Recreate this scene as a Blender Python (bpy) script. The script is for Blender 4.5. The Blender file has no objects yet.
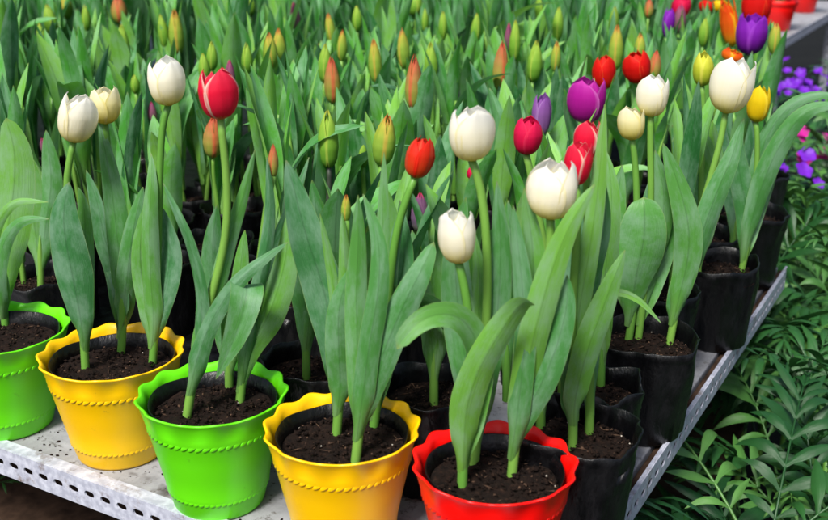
import bpy, math, random
from mathutils import Vector, Matrix, noise
R = math.radians
random.seed(7)
sc = bpy.context.scene
COL = sc.collection

# ------------------------------------------------------------------ camera
F = 1020.0; W0, H0 = 828.0, 520.0; PITCH = R(19.0)
TZ = 0.60                      # table top height
CZ = TZ + 0.575                # camera height
RIM = TZ + 0.12
SOIL = TZ + 0.097
CP, SP = math.cos(PITCH), math.sin(PITCH)
CAM = Vector((0, 0, CZ))
cd = bpy.data.cameras.new('camera'); cam = bpy.data.objects.new('camera', cd); COL.objects.link(cam)
cam.location = CAM; cam.rotation_euler = (R(90) - PITCH, 0, 0)
cd.sensor_width = 36; cd.lens = 36 * F / W0; cd.clip_start = .02; cd.clip_end = 400
cd.dof.use_dof = True; cd.dof.focus_distance = 1.1; cd.dof.aperture_fstop = 8.5
sc.camera = cam

def ray(px, py):
    a = (px - W0 / 2) / F; b = (H0 / 2 - py) / F
    return Vector((a, CP + b * SP, -SP + b * CP))
def on_z(px, py, z):
    d = ray(px, py); return CAM + d * ((z - CZ) / d.z)
def on_y(px, py, y):
    d = ray(px, py); return CAM + d * (y / d.y)
def proj(p):
    v = p - CAM; dep = v.y * CP - v.z * SP; up = v.y * SP + v.z * CP
    return W0 / 2 + F * v.x / dep, H0 / 2 - F * up / dep, dep
def mpp(p): return proj(p)[2] / F

E1 = Vector((-.868, .497, 0)); E2 = Vector((.497, .868, 0))    # along the front edge / along the right edge
EDGE = on_z(623, 512, TZ)
FRONT = on_z(0, 450, TZ)
def edge_d(p): return -(Vector((p.x, p.y, 0)) - Vector((EDGE.x, EDGE.y, 0))).dot(-E1)      # >0 inside the table
def front_d(p): return (Vector((p.x, p.y, 0)) - Vector((FRONT.x, FRONT.y, 0))).dot(E2)
CORNER = EDGE + E2 * (-(Vector((EDGE.x - FRONT.x, EDGE.y - FRONT.y, 0)).dot(E2)))

# ------------------------------------------------------------------ materials
def lin(h):
    h = h.lstrip('#'); o = []
    for i in (0, 2, 4):
        c = int(h[i:i+2], 16) / 255; o.append(c / 12.92 if c <= .04045 else ((c + .055) / 1.055) ** 2.4)
    return (*o, 1)
class NT:
    def __init__(s, name):
        s.m = bpy.data.materials.new(name); s.m.use_nodes = True; s.t = s.m.node_tree; s.t.nodes.clear()
        s.out = s.n('ShaderNodeOutputMaterial')
    def n(s, t, **k):
        x = s.t.nodes.new(t)
        for a, v in k.items():
            if a.startswith('i_'):
                key = a[2:]; key = int(key) if key.isdigit() else key
                x.inputs[key].default_value = v
            else: setattr(x, a, v)
        return x
    def l(s, a, b, ao=0, bi=0): s.t.links.new(a.outputs[ao], b.inputs[bi])
    def ramp(s, stops, src=None, so=0):
        r = s.n('ShaderNodeValToRGB'); e = r.color_ramp.elements
        while len(e) < len(stops): e.new(.5)
        for i, (p, c) in enumerate(stops):
            e[i].position = p; e[i].color = c if len(c) == 4 else (*c, 1)
        if src: s.l(src, r, so, 0)
        return r
    def mix(s, fac, a, b, mode='MIX'):
        x = s.n('ShaderNodeMix', data_type='RGBA', blend_type=mode)
        for k, v in ((0, fac), (6, a), (7, b)):
            if isinstance(v, (float, int, tuple)): x.inputs[k].default_value = v
            else: s.t.links.new(v, x.inputs[k])
        return x.outputs[2]
    def noise(s, scale, detail=4, vec=None, rough=.55):
        x = s.n('ShaderNodeTexNoise'); x.inputs['Scale'].default_value = scale; x.inputs['Detail'].default_value = detail; x.inputs['Roughness'].default_value = rough
        if vec is not None: s.t.links.new(vec, x.inputs[0])
        return x
    def mapping(s, coord, scale):
        tc = s.n('ShaderNodeTexCoord'); m = s.n('ShaderNodeMapping'); m.inputs['Scale'].default_value = scale
        s.t.links.new(tc.outputs[coord], m.inputs[0]); return m.outputs[0]
    def bsdf(s, color, rough=.5, spec=.5, bump=None, bstr=.2, bdist=.01, trans=0, coat=0):
        p = s.n('ShaderNodeBsdfPrincipled')
        if isinstance(color, tuple): p.inputs['Base Color'].default_value = color
        else: s.t.links.new(color, p.inputs['Base Color'])
        if isinstance(rough, (int, float)): p.inputs['Roughness'].default_value = rough
        else: s.t.links.new(rough, p.inputs['Roughness'])
        p.inputs['Specular IOR Level'].default_value = spec
        p.inputs['Coat Weight'].default_value = coat
        if bump is not None:
            b = s.n('ShaderNodeBump'); b.inputs['Strength'].default_value = bstr; b.inputs['Distance'].default_value = bdist
            s.t.links.new(bump, b.inputs['Height']); s.l(b, p, 0, p.inputs.find('Normal'))
        if trans:
            tr = s.n('ShaderNodeBsdfTranslucent'); mx = s.n('ShaderNodeMixShader'); mx.inputs[0].default_value = trans
            if isinstance(color, tuple): tr.inputs[0].default_value = color
            else: s.t.links.new(color, tr.inputs[0])
            s.l(p, mx, 0, 1); s.l(tr, mx, 0, 2); s.l(mx, s.out)
        else: s.l(p, s.out)
        return s.m

def leaf_mat(name, cols, glauc, seed=0, vein=240):
    k = NT(name)
    oi = k.n('ShaderNodeObjectInfo')
    base = k.ramp([(0, cols[0]), (.5, cols[1]), (1, cols[2])], oi, 5)
    uv = k.n('ShaderNodeTexCoord')
    # long fine veins
    mv = k.n('ShaderNodeMapping'); mv.inputs['Scale'].default_value = (34, .6, 1); k.l(uv, mv, 2, 0)
    vn = k.noise(1.6, 3, mv.outputs[0])
    vr = k.ramp([(.3, (.62, .62, .62, 1)), (.7, (1.15, 1.15, 1.15, 1))], vn)
    c = k.mix(.24, base.outputs[0], vr.outputs[0], 'MULTIPLY')
    # waxy bloom, rubbed off in patches
    pn = k.noise(1, 6, None, .7); mpn = k.n('ShaderNodeMapping'); mpn.inputs['Scale'].default_value = (1.5, 4.5, 1); k.l(uv, mpn, 2, 0); oloc = k.n('ShaderNodeVectorMath', operation='MULTIPLY_ADD'); oloc.inputs[1].default_value = (1, 1, 1); k.l(mpn, oloc, 0, 0); cmb = k.n('ShaderNodeCombineXYZ'); k.l(oi, cmb, 5, 2); sc2 = k.n('ShaderNodeVectorMath', operation='SCALE'); sc2.inputs['Scale'].default_value = 60; k.l(cmb, sc2, 0, 0); k.l(sc2, oloc, 0, 2); k.l(oloc, pn, 0, 0)
    pr = k.ramp([(.42, (0, 0, 0, 1)), (.62, (1, 1, 1, 1))], pn)
    mm = k.n('ShaderNodeMath', operation='MULTIPLY'); mm.inputs[1].default_value = .42; k.l(pr, mm, 0, 0)
    c = k.mix(mm.outputs[0], c, glauc)
    # paler, yellower toward the base
    sep = k.n('ShaderNodeSeparateXYZ'); k.l(uv, sep, 2, 0)
    br = k.ramp([(0, (1, 1, 1, 1)), (.22, (0, 0, 0, 1))], sep, 1)
    mb = k.n('ShaderNodeMath', operation='MULTIPLY'); mb.inputs[1].default_value = .6; k.l(br, mb, 0, 0)
    c = k.mix(mb.outputs[0], c, lin('6f9a3c'))
    # thin pale rim and brown-yellow nip at the very tip
    er = k.ramp([(0, (1, 1, 1, 1)), (.022, (0, 0, 0, 1)), (.978, (0, 0, 0, 1)), (1, (1, 1, 1, 1))], sep, 0)
    me = k.n('ShaderNodeMath', operation='MULTIPLY'); me.inputs[1].default_value = .35; k.l(er, me, 0, 0)
    c = k.mix(me.outputs[0], c, lin('a8c070'))
    dk = k.ramp([(.46, (1.12, 1.12, 1.12, 1)), (.495, (.7, .7, .7, 1)), (.505, (.7, .7, .7, 1)), (.54, (1.12, 1.12, 1.12, 1))], sep, 0); c = k.mix(.6, c, dk.outputs[0], 'MULTIPLY')
    tr = k.ramp([(.975, (0, 0, 0, 1)), (1, (1, 1, 1, 1))], sep, 1)
    mt = k.n('ShaderNodeMath', operation='MULTIPLY'); mt.inputs[1].default_value = .5; k.l(tr, mt, 0, 0)
    c = k.mix(mt.outputs[0], c, lin('8f8a45'))
    bl = k.noise(1, 5, None, .8); bm = k.n('ShaderNodeMapping'); bm.inputs['Scale'].default_value = (7, 30, 1); k.l(oloc, bl, 0, 0)
    k.t.links.new(uv.outputs[3], bm.inputs[0]); bm.inputs['Scale'].default_value = (90, 90, 60); k.l(bm, bl, 0, 0)
    bz = k.ramp([(.66, (0, 0, 0, 1)), (.74, (.6, .6, .6, 1))], bl); c = k.mix(bz.outputs[0], c, lin('56603a'))
    rr = k.ramp([(.35, (.34, .34, .34, 1)), (.7, (.56, .56, .56, 1))], pn)
    return k.bsdf(c, rr.outputs[0], .45, vn.outputs[0], .35, .002, .22)
LEAF = leaf_mat('tulip_leaf', [lin('3f7c46'), lin('529244'), lin('74b044')], lin('93b39e'))
LEAFB = leaf_mat('tulip_leaf_back', [lin('2f703a'), lin('50a034'), lin('88c44c')], lin('96bea0'))

def plain(name, c, rough=.5, spec=.5, trans=0, ns=60, amt=.25, bstr=.15, bd=.002, coat=0):
    k = NT(name); v = k.mapping('Object', (1, 1, 1)); n = k.noise(ns, 5, v)
    r = k.ramp([(.3, tuple(x * (1 - amt) for x in c[:3]) + (1,)), (.7, tuple(min(1, x * (1 + amt)) for x in c[:3]) + (1,))], n)
    return k.bsdf(r.outputs[0], rough, spec, n.outputs[0], bstr, bd, trans, coat)
def stem_mat():
    k = NT('tulip_stem'); oi = k.n('ShaderNodeObjectInfo')
    a = k.ramp([(0, lin('5f9a3a')), (1, lin('7cab48'))], oi, 5)
    v = k.mapping('Object', (60, 60, 12)); n = k.noise(2, 4, v)
    c = k.mix(.5, a.outputs[0], k.ramp([(.3, (.75, .75, .75, 1)), (.7, (1.1, 1.1, 1.1, 1))], n).outputs[0], 'MULTIPLY')
    return k.bsdf(c, .42, .45, n.outputs[0], .2, .001, .08)
STEM = stem_mat()
DARKSTEM = plain('dark_stem', lin('3c4438'), .5)

def petal_mat(name, vst, edge=None, edge_amt=.0, streak=.25, trans=.3, midrib=None):
    """vst: colour stops along the petal; edge: colour of the petal margin"""
    k = NT(name); tc = k.n('ShaderNodeTexCoord'); sep = k.n('ShaderNodeSeparateXYZ'); k.l(tc, sep, 2, 0)
    n = k.noise(3.2, 4); mp = k.n('ShaderNodeMapping'); mp.inputs['Scale'].default_value = (7, .8, 1); k.l(tc, mp, 2, 0); k.l(mp, n)
    # jitter v with noise so colour borders are irregular
    ad = k.n('ShaderNodeMath', operation='MULTIPLY_ADD'); ad.inputs[1].default_value = .18; ad.inputs[2].default_value = -.09; k.l(n, ad, 0, 0)
    vv = k.n('ShaderNodeMath', operation='ADD'); k.l(sep, vv, 1, 0); k.l(ad, vv, 0, 1)
    c = k.ramp(vst, vv).outputs[0]
    au = k.n('ShaderNodeMath', operation='MULTIPLY_ADD'); au.inputs[1].default_value = 2; au.inputs[2].default_value = -1; k.l(sep, au, 0, 0)
    ab = k.n('ShaderNodeMath', operation='ABSOLUTE'); k.l(au, ab)
    if midrib:
        mr = k.ramp([(0, (1, 1, 1, 1)), (.28, (0, 0, 0, 1))], ab)
        mm = k.n('ShaderNodeMath', operation='MULTIPLY'); mm.inputs[1].default_value = .6; k.l(mr, mm, 0, 0)
        c = k.mix(mm.outputs[0], c, midrib)
    if edge:
        aj = k.n('ShaderNodeMath', operation='ADD'); k.l(ab, aj, 0, 0); k.l(ad, aj, 0, 1)
        er = k.ramp([(1 - edge_amt, (0, 0, 0, 1)), (1 - edge_amt * .35, (1, 1, 1, 1))], aj)
        c = k.mix(er.outputs[0], c, edge)
    fine = k.noise(2.4, 3); m2 = k.n('ShaderNodeMapping'); m2.inputs['Scale'].default_value = (22, 1.2, 1); k.l(tc, m2, 2, 0); k.l(m2, fine)
    c = k.mix(streak, c, k.ramp([(.3, (.72, .72, .72, 1)), (.7, (1, 1, 1, 1))], fine).outputs[0], 'MULTIPLY')
    return k.bsdf(c, .55, .25, fine.outputs[0], .35, .0012, min(.5, trans + .1))
PM = {
 'white': petal_mat('petal_white', [(0, lin('dcd058')), (.14, lin('f5eca4')), (.38, lin('fffae2')), (1, lin('fffef8'))], lin('f8f0c4'), .14, .06, .38),
 'cream': petal_mat('petal_cream', [(0, lin('ccc848')), (.2, lin('f0e480')), (.55, lin('f9f2bc')), (1, lin('fffae0'))], lin('f6eaa0'), .2, .12, .38),
 'redwhite': petal_mat('petal_red_white', [(0, lin('e8c070')), (.1, lin('ee2848')), (.6, lin('ee1640')), (1, lin('f43454'))], lin('fbdcc8'), .19, .2),
 'red': petal_mat('petal_red', [(0, lin('b88a30')), (.12, lin('d81c12')), (.7, lin('e81410')), (1, lin('ee2a18'))], lin('f04a28'), .12, .3),
 'orangered': petal_mat('petal_orange_red', [(0, lin('c4b040')), (.15, lin('e0501c')), (.5, lin('ea3c1c')), (1, lin('e21c10'))], lin('f02c14'), .35, .3, midrib=lin('e8704c')),
 'crimson': petal_mat('petal_crimson', [(0, lin('b03040')), (.2, lin('dc1048')), (1, lin('f01c5c'))], lin('f03060'), .2, .3),
 'magenta': petal_mat('petal_magenta', [(0, lin('d8c0c8')), (.14, lin('a8188c')), (.7, lin('c41ca4')), (1, lin('d63cb8'))], lin('d868c4'), .2, .3),
 'purple': petal_mat('petal_purple', [(0, lin('6a1890')), (.5, lin('8c20b8')), (1, lin('a030cc'))], lin('b048d8'), .25, .3),
 'lilac': petal_mat('petal_lilac', [(0, lin('8a8a70')), (.3, lin('9a68a8')), (1, lin('a060b8'))], lin('b888c8'), .25, .3),
 'yellow': petal_mat('petal_yellow', [(0, lin('b8c020')), (.25, lin('f0d010')), (1, lin('fae020'))], lin('ffe840'), .25, .2),
 'yellowgreen': petal_mat('petal_yellow_green', [(0, lin('9ab830')), (.5, lin('d0d83c')), (1, lin('e8e450'))], lin('eae860'), .3, .2),
 'orange': petal_mat('petal_orange', [(0, lin('e8b820')), (.4, lin('f47818')), (1, lin('f05010'))], lin('f8c020'), .3, .2),
 'budgreen': petal_mat('bud_green', [(0, lin('5c9a2c')), (.5, lin('84b83c')), (.9, lin('a4c848')), (1, lin('c8c040'))], lin('b0cc50'), .2, .25, .2),
 'budyellow': petal_mat('bud_yellow_green', [(0, lin('74a838')), (.5, lin('9cbc44')), (.8, lin('c0bc44')), (.93, lin('d88040')), (1, lin('dc3828'))], lin('ccb84c'), .3, .3, .2, midrib=lin('8cae40')),
 'budred': petal_mat('bud_flushed_red', [(0, lin('84a840')), (.3, lin('a8a848')), (.62, lin('c08c50')), (.88, lin('cc5c44')), (1, lin('e03030'))], lin('d87848'), .35, .3, .2, midrib=lin('a08844')),
 'budpink': petal_mat('bud_dusky_pink', [(0, lin('7a8458')), (.35, lin('86606c')), (.85, lin('9c4c74')), (1, lin('e03878'))], lin('a05878'), .2, .3, .2),
 'budgreyviolet': petal_mat('bud_grey_violet', [(0, lin('6c7858')), (.3, lin('74607a')), (.85, lin('805078')), (1, lin('e02c60'))], lin('8a6080'), .2, .3, .2),
}
def soil_mat():
    k = NT('soil'); v = k.mapping('Object', (1, 1, 1)); n = k.noise(180, 8, v, .7); n2 = k.noise(35, 4, v)
    a = k.ramp([(.3, lin('0c0705')), (.55, lin('23160f')), (.75, lin('473226'))], n)
    c = k.mix(.5, a.outputs[0], k.ramp([(.3, (.5, .5, .5, 1)), (.7, (1, 1, 1, 1))], n2).outputs[0], 'MULTIPLY')
    return k.bsdf(c, .9, .2, n.outputs[0], 1, .004)
SOILM = soil_mat()
CHIP = plain('soil_chip', lin('4e3b2e'), .85, .2, amt=.4)
PERL = plain('soil_fleck', lin('b8b0a4'), .8, .2)
BLACKP = None
def black_plastic():
    k = NT('black_film'); v = k.mapping('Object', (1, 1, .45)); n = k.noise(55, 5, v, .6)
    d = k.noise(22, 6, v, .7)
    c = k.ramp([(.5, lin('050507')), (.8, lin('131317'))], d)
    r = k.ramp([(.4, (.3, .3, .3, 1)), (.7, (.6, .6, .6, 1))], d)
    return k.bsdf(c.outputs[0], r.outputs[0], .5, n.outputs[0], .55, .006)
BLACKP = black_plastic()
def glossy(name, c, dust=.12):
    k = NT(name); v = k.mapping('Object', (1, 1, 1)); n = k.noise(26, 6, v, .65); f = k.noise(400, 3, v)
    r = k.ramp([(.35, (.3, .3, .3, 1)), (.7, (.5, .5, .5, 1))], n)
    dr = k.ramp([(.5, (0, 0, 0, 1)), (.85, (dust, dust, dust, 1))], n)
    cc = k.mix(dr.outputs[0], c, tuple(x * .55 + .02 for x in c[:3]) + (1,))
    sn = k.noise(48, 6, v, .75); sr_ = k.ramp([(.64, (0, 0, 0, 1)), (.72, (.55, .55, .55, 1))], sn); cc = k.mix(sr_.outputs[0], cc, tuple(x * .35 + .02 for x in c[:3]) + (1,))
    p = k.bsdf(cc, r.outputs[0], .5, f.outputs[0], .06, .0006)
    nd = [x for x in k.t.nodes if x.type == 'BSDF_PRINCIPLED'][0]
    nd.inputs['Subsurface Weight'].default_value = .12; nd.inputs['Subsurface Radius'].default_value = (.006, .005, .004)
    nd.inputs['Subsurface Scale'].default_value = .5
    return p
GREENP, YELP, REDP = glossy('green_plastic', lin('66de10')), glossy('yellow_plastic', lin('ffc600')), glossy('red_plastic', lin('ff0c06'))
def board_mat():
    k = NT('board_paint'); v = k.mapping('Object', (1, 1, 1)); n = k.noise(9, 8, v, .68); s = k.noise(60, 6, v, .75)
    a = k.ramp([(.33, lin('77777a')), (.6, lin('a6a7ac'))], n)
    d = k.ramp([(.55, (0, 0, 0, 1)), (.64, (1, 1, 1, 1))], s)
    c = k.mix(d.outputs[0], a.outputs[0], lin('55504b'))
    n3 = k.noise(5.5, 5, v, .7); d3 = k.ramp([(.6, (0, 0, 0, 1)), (.68, (.85, .85, .85, 1))], n3)
    c = k.mix(d3.outputs[0], c, lin('3a302a'))
    return k.bsdf(c, .7, .3, s.outputs[0], .3, .002)
BOARD = board_mat()
def metal_white():
    k = NT('white_painted_steel'); v = k.mapping('Object', (1, 1, 1)); n = k.noise(30, 7, v, .7); m = k.noise(110, 4, v)
    a = k.ramp([(.4, lin('a6a9b8')), (.7, lin('cccfdc'))], m)
    d = k.ramp([(.55, (0, 0, 0, 1)), (.68, (1, 1, 1, 1))], n)
    c = k.mix(d.outputs[0], a.outputs[0], lin('6a5648'))
    return k.bsdf(c, .45, .5, n.outputs[0], .15, .002)
STEEL = metal_white()
WOODE = plain('weathered_wood', lin('4a382c'), .85, .2, ns=40, amt=.5, bstr=.5)
GROUND = plain('ground_earth', lin('10100e'), .9, .2, ns=6, amt=.5, bstr=.6, bd=.02)
def palm_mat():
    k = NT('palm_leaf'); oi = k.n('ShaderNodeObjectInfo')
    a = k.ramp([(0, lin('1e4c26')), (.6, lin('366e32')), (1, lin('649a48'))], oi, 5)
    tc = k.n('ShaderNodeTexCoord'); mp = k.n('ShaderNodeMapping'); mp.inputs['Scale'].default_value = (14, .6, 1); k.l(tc, mp, 2, 0)
    n = k.noise(2, 3, mp.outputs[0]); pn = k.noise(30, 4); k.t.links.new(tc.outputs[3], pn.inputs[0])
    c = k.mix(.6, a.outputs[0], k.ramp([(.3, (.7, .7, .7, 1)), (.7, (1.15, 1.15, 1.15, 1))], n).outputs[0], 'MULTIPLY')
    c = k.mix(.5, c, k.ramp([(.3, (.6, .6, .6, 1)), (.7, (1.2, 1.2, 1.2, 1))], pn).outputs[0], 'MULTIPLY')
    return k.bsdf(c, .38, .5, n.outputs[0], .3, .002, .2)
PALM = palm_mat()
VIOLET = plain('violet_blossom', lin('7a28c8'), .5, .3, .25)
PINKB = plain('magenta_blossom', lin('c82898'), .5, .3, .25)

# ------------------------------------------------------------------ objects
def link(o, parent=None):
    COL.objects.link(o)
    if parent: o.parent = parent
    return o
def mesh_obj(name, V, Fc, UV=None, mat=None, parent=None, smooth=True, matidx=None):
    me = bpy.data.meshes.new(name); me.from_pydata([tuple(v) for v in V], [], Fc)
    if UV:
        l = me.uv_layers.new(name='uv'); flat = []
        for f in Fc:
            for i in f: flat += UV[i]
        l.data.foreach_set('uv', flat)
    if smooth: me.polygons.foreach_set('use_smooth', [True] * len(me.polygons))
    if mat:
        for m in (mat if isinstance(mat, (list, tuple)) else [mat]): me.materials.append(m)
    if matidx: me.polygons.foreach_set('material_index', matidx)
    me.update()
    o = bpy.data.objects.new(name, me); return link(o, parent)
def tag(o, label=None, cat=None, group=None, kind=None):
    if label: o['label'] = label
    if cat: o['category'] = cat
    if group: o['group'] = group
    if kind: o['kind'] = kind
    return o
def thing(name, loc, label, cat, group=None, rz=0):
    o = bpy.data.objects.new(name, None); o.empty_display_size = .05; link(o); o.location = loc; o.rotation_euler = (0, 0, rz)
    return tag(o, label, cat, group)
def copy_thing(root):
    r = root.copy(); COL.objects.link(r)
    for ch in root.children:
        c = ch.copy(); COL.objects.link(c); c.parent = r
        for g in ch.children:
            d = g.copy(); COL.objects.link(d); d.parent = c
    return r

def interp(tab, t):
    for (a, x), (b, y) in zip(tab, tab[1:]):
        if t <= b:
            u = (t - a) / (b - a); return x + (y - x) * u
    return tab[-1][1]
def sm(x): x = max(0, min(1, x)); return x * x * (3 - 2 * x)
def spline(pts, n):
    P = [pts[0] * 2 - pts[1]] + list(pts) + [pts[-1] * 2 - pts[-2]]
    L = [0]
    for a, b in zip(pts, pts[1:]): L.append(L[-1] + (b - a).length)
    out = []
    for i in range(n + 1):
        s = L[-1] * i / n; j = 0
        while j < len(pts) - 2 and s > L[j + 1]: j += 1
        u = (s - L[j]) / max(1e-9, L[j + 1] - L[j])
        p0, p1, p2, p3 = P[j:j + 4]
        out.append(.5 * ((2 * p1) + (p2 - p0) * u + (2 * p0 - 5 * p1 + 4 * p2 - p3) * u * u + (3 * p1 - p0 - 3 * p2 + p3) * u ** 3))
    # smooth once
    for _ in range(2):
        out = [out[0]] + [(out[i - 1] + out[i] * 2 + out[i + 1]) / 4 for i in range(1, n)] + [out[-1]]
    return out

def tube_geo(pts, rad, sides=8, n=14):
    C = spline(pts, n); V = []; Fc = []
    for i, c in enumerate(C):
        T = (C[min(i + 1, n)] - C[max(i - 1, 0)]).normalized()
        A = T.cross(Vector((0, 1, .01))).normalized(); B = T.cross(A)
        r = rad(i / n) if callable(rad) else rad
        for k in range(sides):
            a = 2 * math.pi * k / sides; V.append(c + A * (r * math.cos(a)) + B * (r * math.sin(a)))
    for i in range(n):
        for k in range(sides):
            k2 = (k + 1) % sides; Fc.append((i * sides + k, i * sides + k2, (i + 1) * sides + k2, (i + 1) * sides + k))
    m = len(V); V.append(C[-1]); 
    for k in range(sides): Fc.append((n * sides + k, n * sides + (k + 1) % sides, m))
    return V, Fc

def leaf_geo(pts, w, face, cv=-1, th=60, tw=0, tm=.45, q=.75, nx=6, ny=16, wrap=True, wave=.04, rnd=None, sr=.0045, fw=.25, pw=1.5):
    rnd = rnd or random
    C = spline(pts, ny); V = []; Fc = []; UV = []
    thm = R(th); W = w * (thm / 2) / math.sin(thm / 2); W1 = 2 * math.pi * sr * .85 if wrap else w * .3
    ph = rnd.uniform(0, 6.3); kf = rnd.uniform(7, 13); ph2 = rnd.uniform(0, 6.3); bias = rnd.uniform(-.15, .15)
    face = face.normalized(); Np = None
    for i, c in enumerate(C):
        t = i / ny
        T = (C[min(i + 1, ny)] - C[max(i - 1, 0)]).normalized()
        ref = face if Np is None else (face * fw + Np * (1 - fw))
        N = (ref - T * ref.dot(T)); N = N.normalized() if N.length > 1e-4 else Vector((0, 0, 1))
        Np = N
        if tw: N = Matrix.Rotation(R(tw) * sm((t - .25) / .75), 3, T) @ N
        S = T.cross(N)
        if t < tm: ww = W1 + (W - W1) * sm((t / tm) ** pw)
        else:
            u = (t - tm) / (1 - tm); ww = W * max(.0, 1 - u ** 2.1) ** q
        ww = max(ww, .0006)
        theta = (R(290) + (thm - R(290)) * sm(t / .24)) if wrap else thm
        theta *= 1 - .35 * sm((t - .6) / .4)
        Rr = ww / theta
        off = N * (-cv * sr * (1 - sm(t / .3))) if wrap else Vector()
        for j in range(nx + 1):
            s = j / nx * 2 - 1; f = s * theta / 2 + bias * thm * .3 * sm(t * 2)
            wv = wave * ww * math.sin(kf * t + ph + (2.2 if s > 0 else 0)) * abs(s) ** 1.5 * sm(t * 3)
            mid = -.03 * ww * math.exp(-(s / .12) ** 2) * sm(t * 3)
            V.append(c + off + S * (Rr * math.sin(f)) + N * (cv * Rr * (1 - math.cos(f)) + wv + cv * mid))
            UV.append(((s + 1) / 2, t))
    for i in range(ny):
        for j in range(nx):
            a = i * (nx + 1) + j; Fc.append((a, a + 1, a + nx + 2, a + nx + 1))
    return V, Fc, UV

BUDS = ('bud',)
def petal_geo(base, axis, Hh, Rr, az, inner=False, bud=False, close=.6, nx=8, ny=10, flick=0, rnd=random, jag=0):
    axis = axis.normalized(); X = axis.cross(Vector((0.13, 1, .2))).normalized(); Y = axis.cross(X)
    if bud: prof = [(0, .35), (.05, .62), (.15, .85), (.35, 1), (.55, .93), (.75, .68), (.9, .38), (1, .1)]
    else: prof = [(0, .12), (.02, .32), (.06, .53), (.13, .74), (.24, .9), (.4, .985), (.6, 1.0)]
    ang = [(0, .8), (.12, .97), (.3, 1.02), (.5, 1.02), (.65, .98), (.76, .89), (.85, .75), (.92, .58), (.97, .37), (1, .06)] if not bud else [(0, .75), (.12, .95), (.35, 1), (.62, .97), (.8, .78), (.9, .52), (.97, .24), (1, .05)]
    A = R(66 if not bud else 64); V = []; Fc = []; UV = []
    hs = Hh * (rnd.uniform(.97, 1.1) if not bud else rnd.uniform(.95, 1.03)) * (.97 if inner else 1); k1 = rnd.uniform(0, 6)
    tilt = rnd.uniform(-.12, .12); rs = 1 if bud else (rnd.uniform(.95, .99) if inner else rnd.uniform(1.0, 1.07)); close = close * rnd.uniform(.82, 1.15) if not bud else close
    cl = 1 - (1 - close) * .75
    if not bud: prof = prof + [(.76, cl + (1 - cl) * .72), (.9, cl + (1 - cl) * .3), (1, cl - .06)]
    for i in range(ny + 1):
        t = i / ny; tt = 1 - (1 - t) ** 1.35 if not bud else t; t = tt
        r0 = Rr * interp(prof, tt) * (.90 if inner else 1.04)
        if inner and not bud: r0 *= 1 - .30 * sm((tt - .55) / .45)
        h = A * interp(ang, tt)
        for j in range(nx + 1):
            s = j / nx * 2 - 1
            a = az + s * h + tilt * t
            r = r0 + (Rr * (.05 * s * s * sm(t * 2) - .05 * math.exp(-(s / .14) ** 2) * sm(t * 3)) if not bud else Rr * .02 * s * s)
            r = r * (1 + (rs - 1) * sm(tt * 2)) + flick * Rr * sm((tt - .75) / .25) + (0 if bud else Rr * .045 * abs(s) ** 4 * sm(tt * 1.5) * (1 - .8 * sm((tt - .7) / .3)) - Rr * .03 * sm((tt - .9) / .1))
            r += Rr * .02 * math.sin(5 * t + k1 + 3 * s) * sm(t * 2)
            z = hs * tt * (1 - .05 * s * s * tt) + (jag * Hh * math.sin(s * 9 + k1) * sm((tt - .8) / .2) if jag else 0)
            V.append(base + X * (r * math.cos(a)) + Y * (r * math.sin(a)) + axis * z)
            UV.append(((s + 1) / 2, tt))
    for i in range(ny):
        for j in range(nx):
            a = i * (nx + 1) + j; Fc.append((a, a + 1, a + nx + 2, a + nx + 1))
    return V, Fc, UV
def merge(gs):
    V = []; Fc = []; UV = []
    for g in gs:
        o = len(V); V += list(g[0]); Fc += [tuple(i + o for i in f) for f in g[1]]
        if len(g) > 2: UV += list(g[2])
        else: UV += [(0, 0)] * len(g[0])
    return V, Fc, UV
def flower(parent, base, axis, Hh, Rr, kind, rot=0, detail=1, close=.6, flick=0, seed=1, jag=0):
    rnd = random.Random(seed); bud = kind.startswith('bud'); mat = PM[kind]
    nx, ny = (12, 20) if detail else (6, 8)
    inner = [petal_geo(base, axis, Hh, Rr, rot + R(60 + 120 * k), True, bud, close, nx, ny, flick * .5, rnd, jag) for k in range(3)]
    outer = [petal_geo(base, axis, Hh, Rr, rot + R(120 * k), False, bud, close, nx, ny, flick, rnd, jag) for k in range(3)]
    nm = 'bud' if bud else 'bloom'
    if detail:
        fl = mesh_obj(nm, *merge(inner), mat, parent)
        for g in outer: mesh_obj('petal', *g, mat, fl)
    else:
        fl = mesh_obj(nm, *merge(inner + outer), mat, parent)
    return fl

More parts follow.
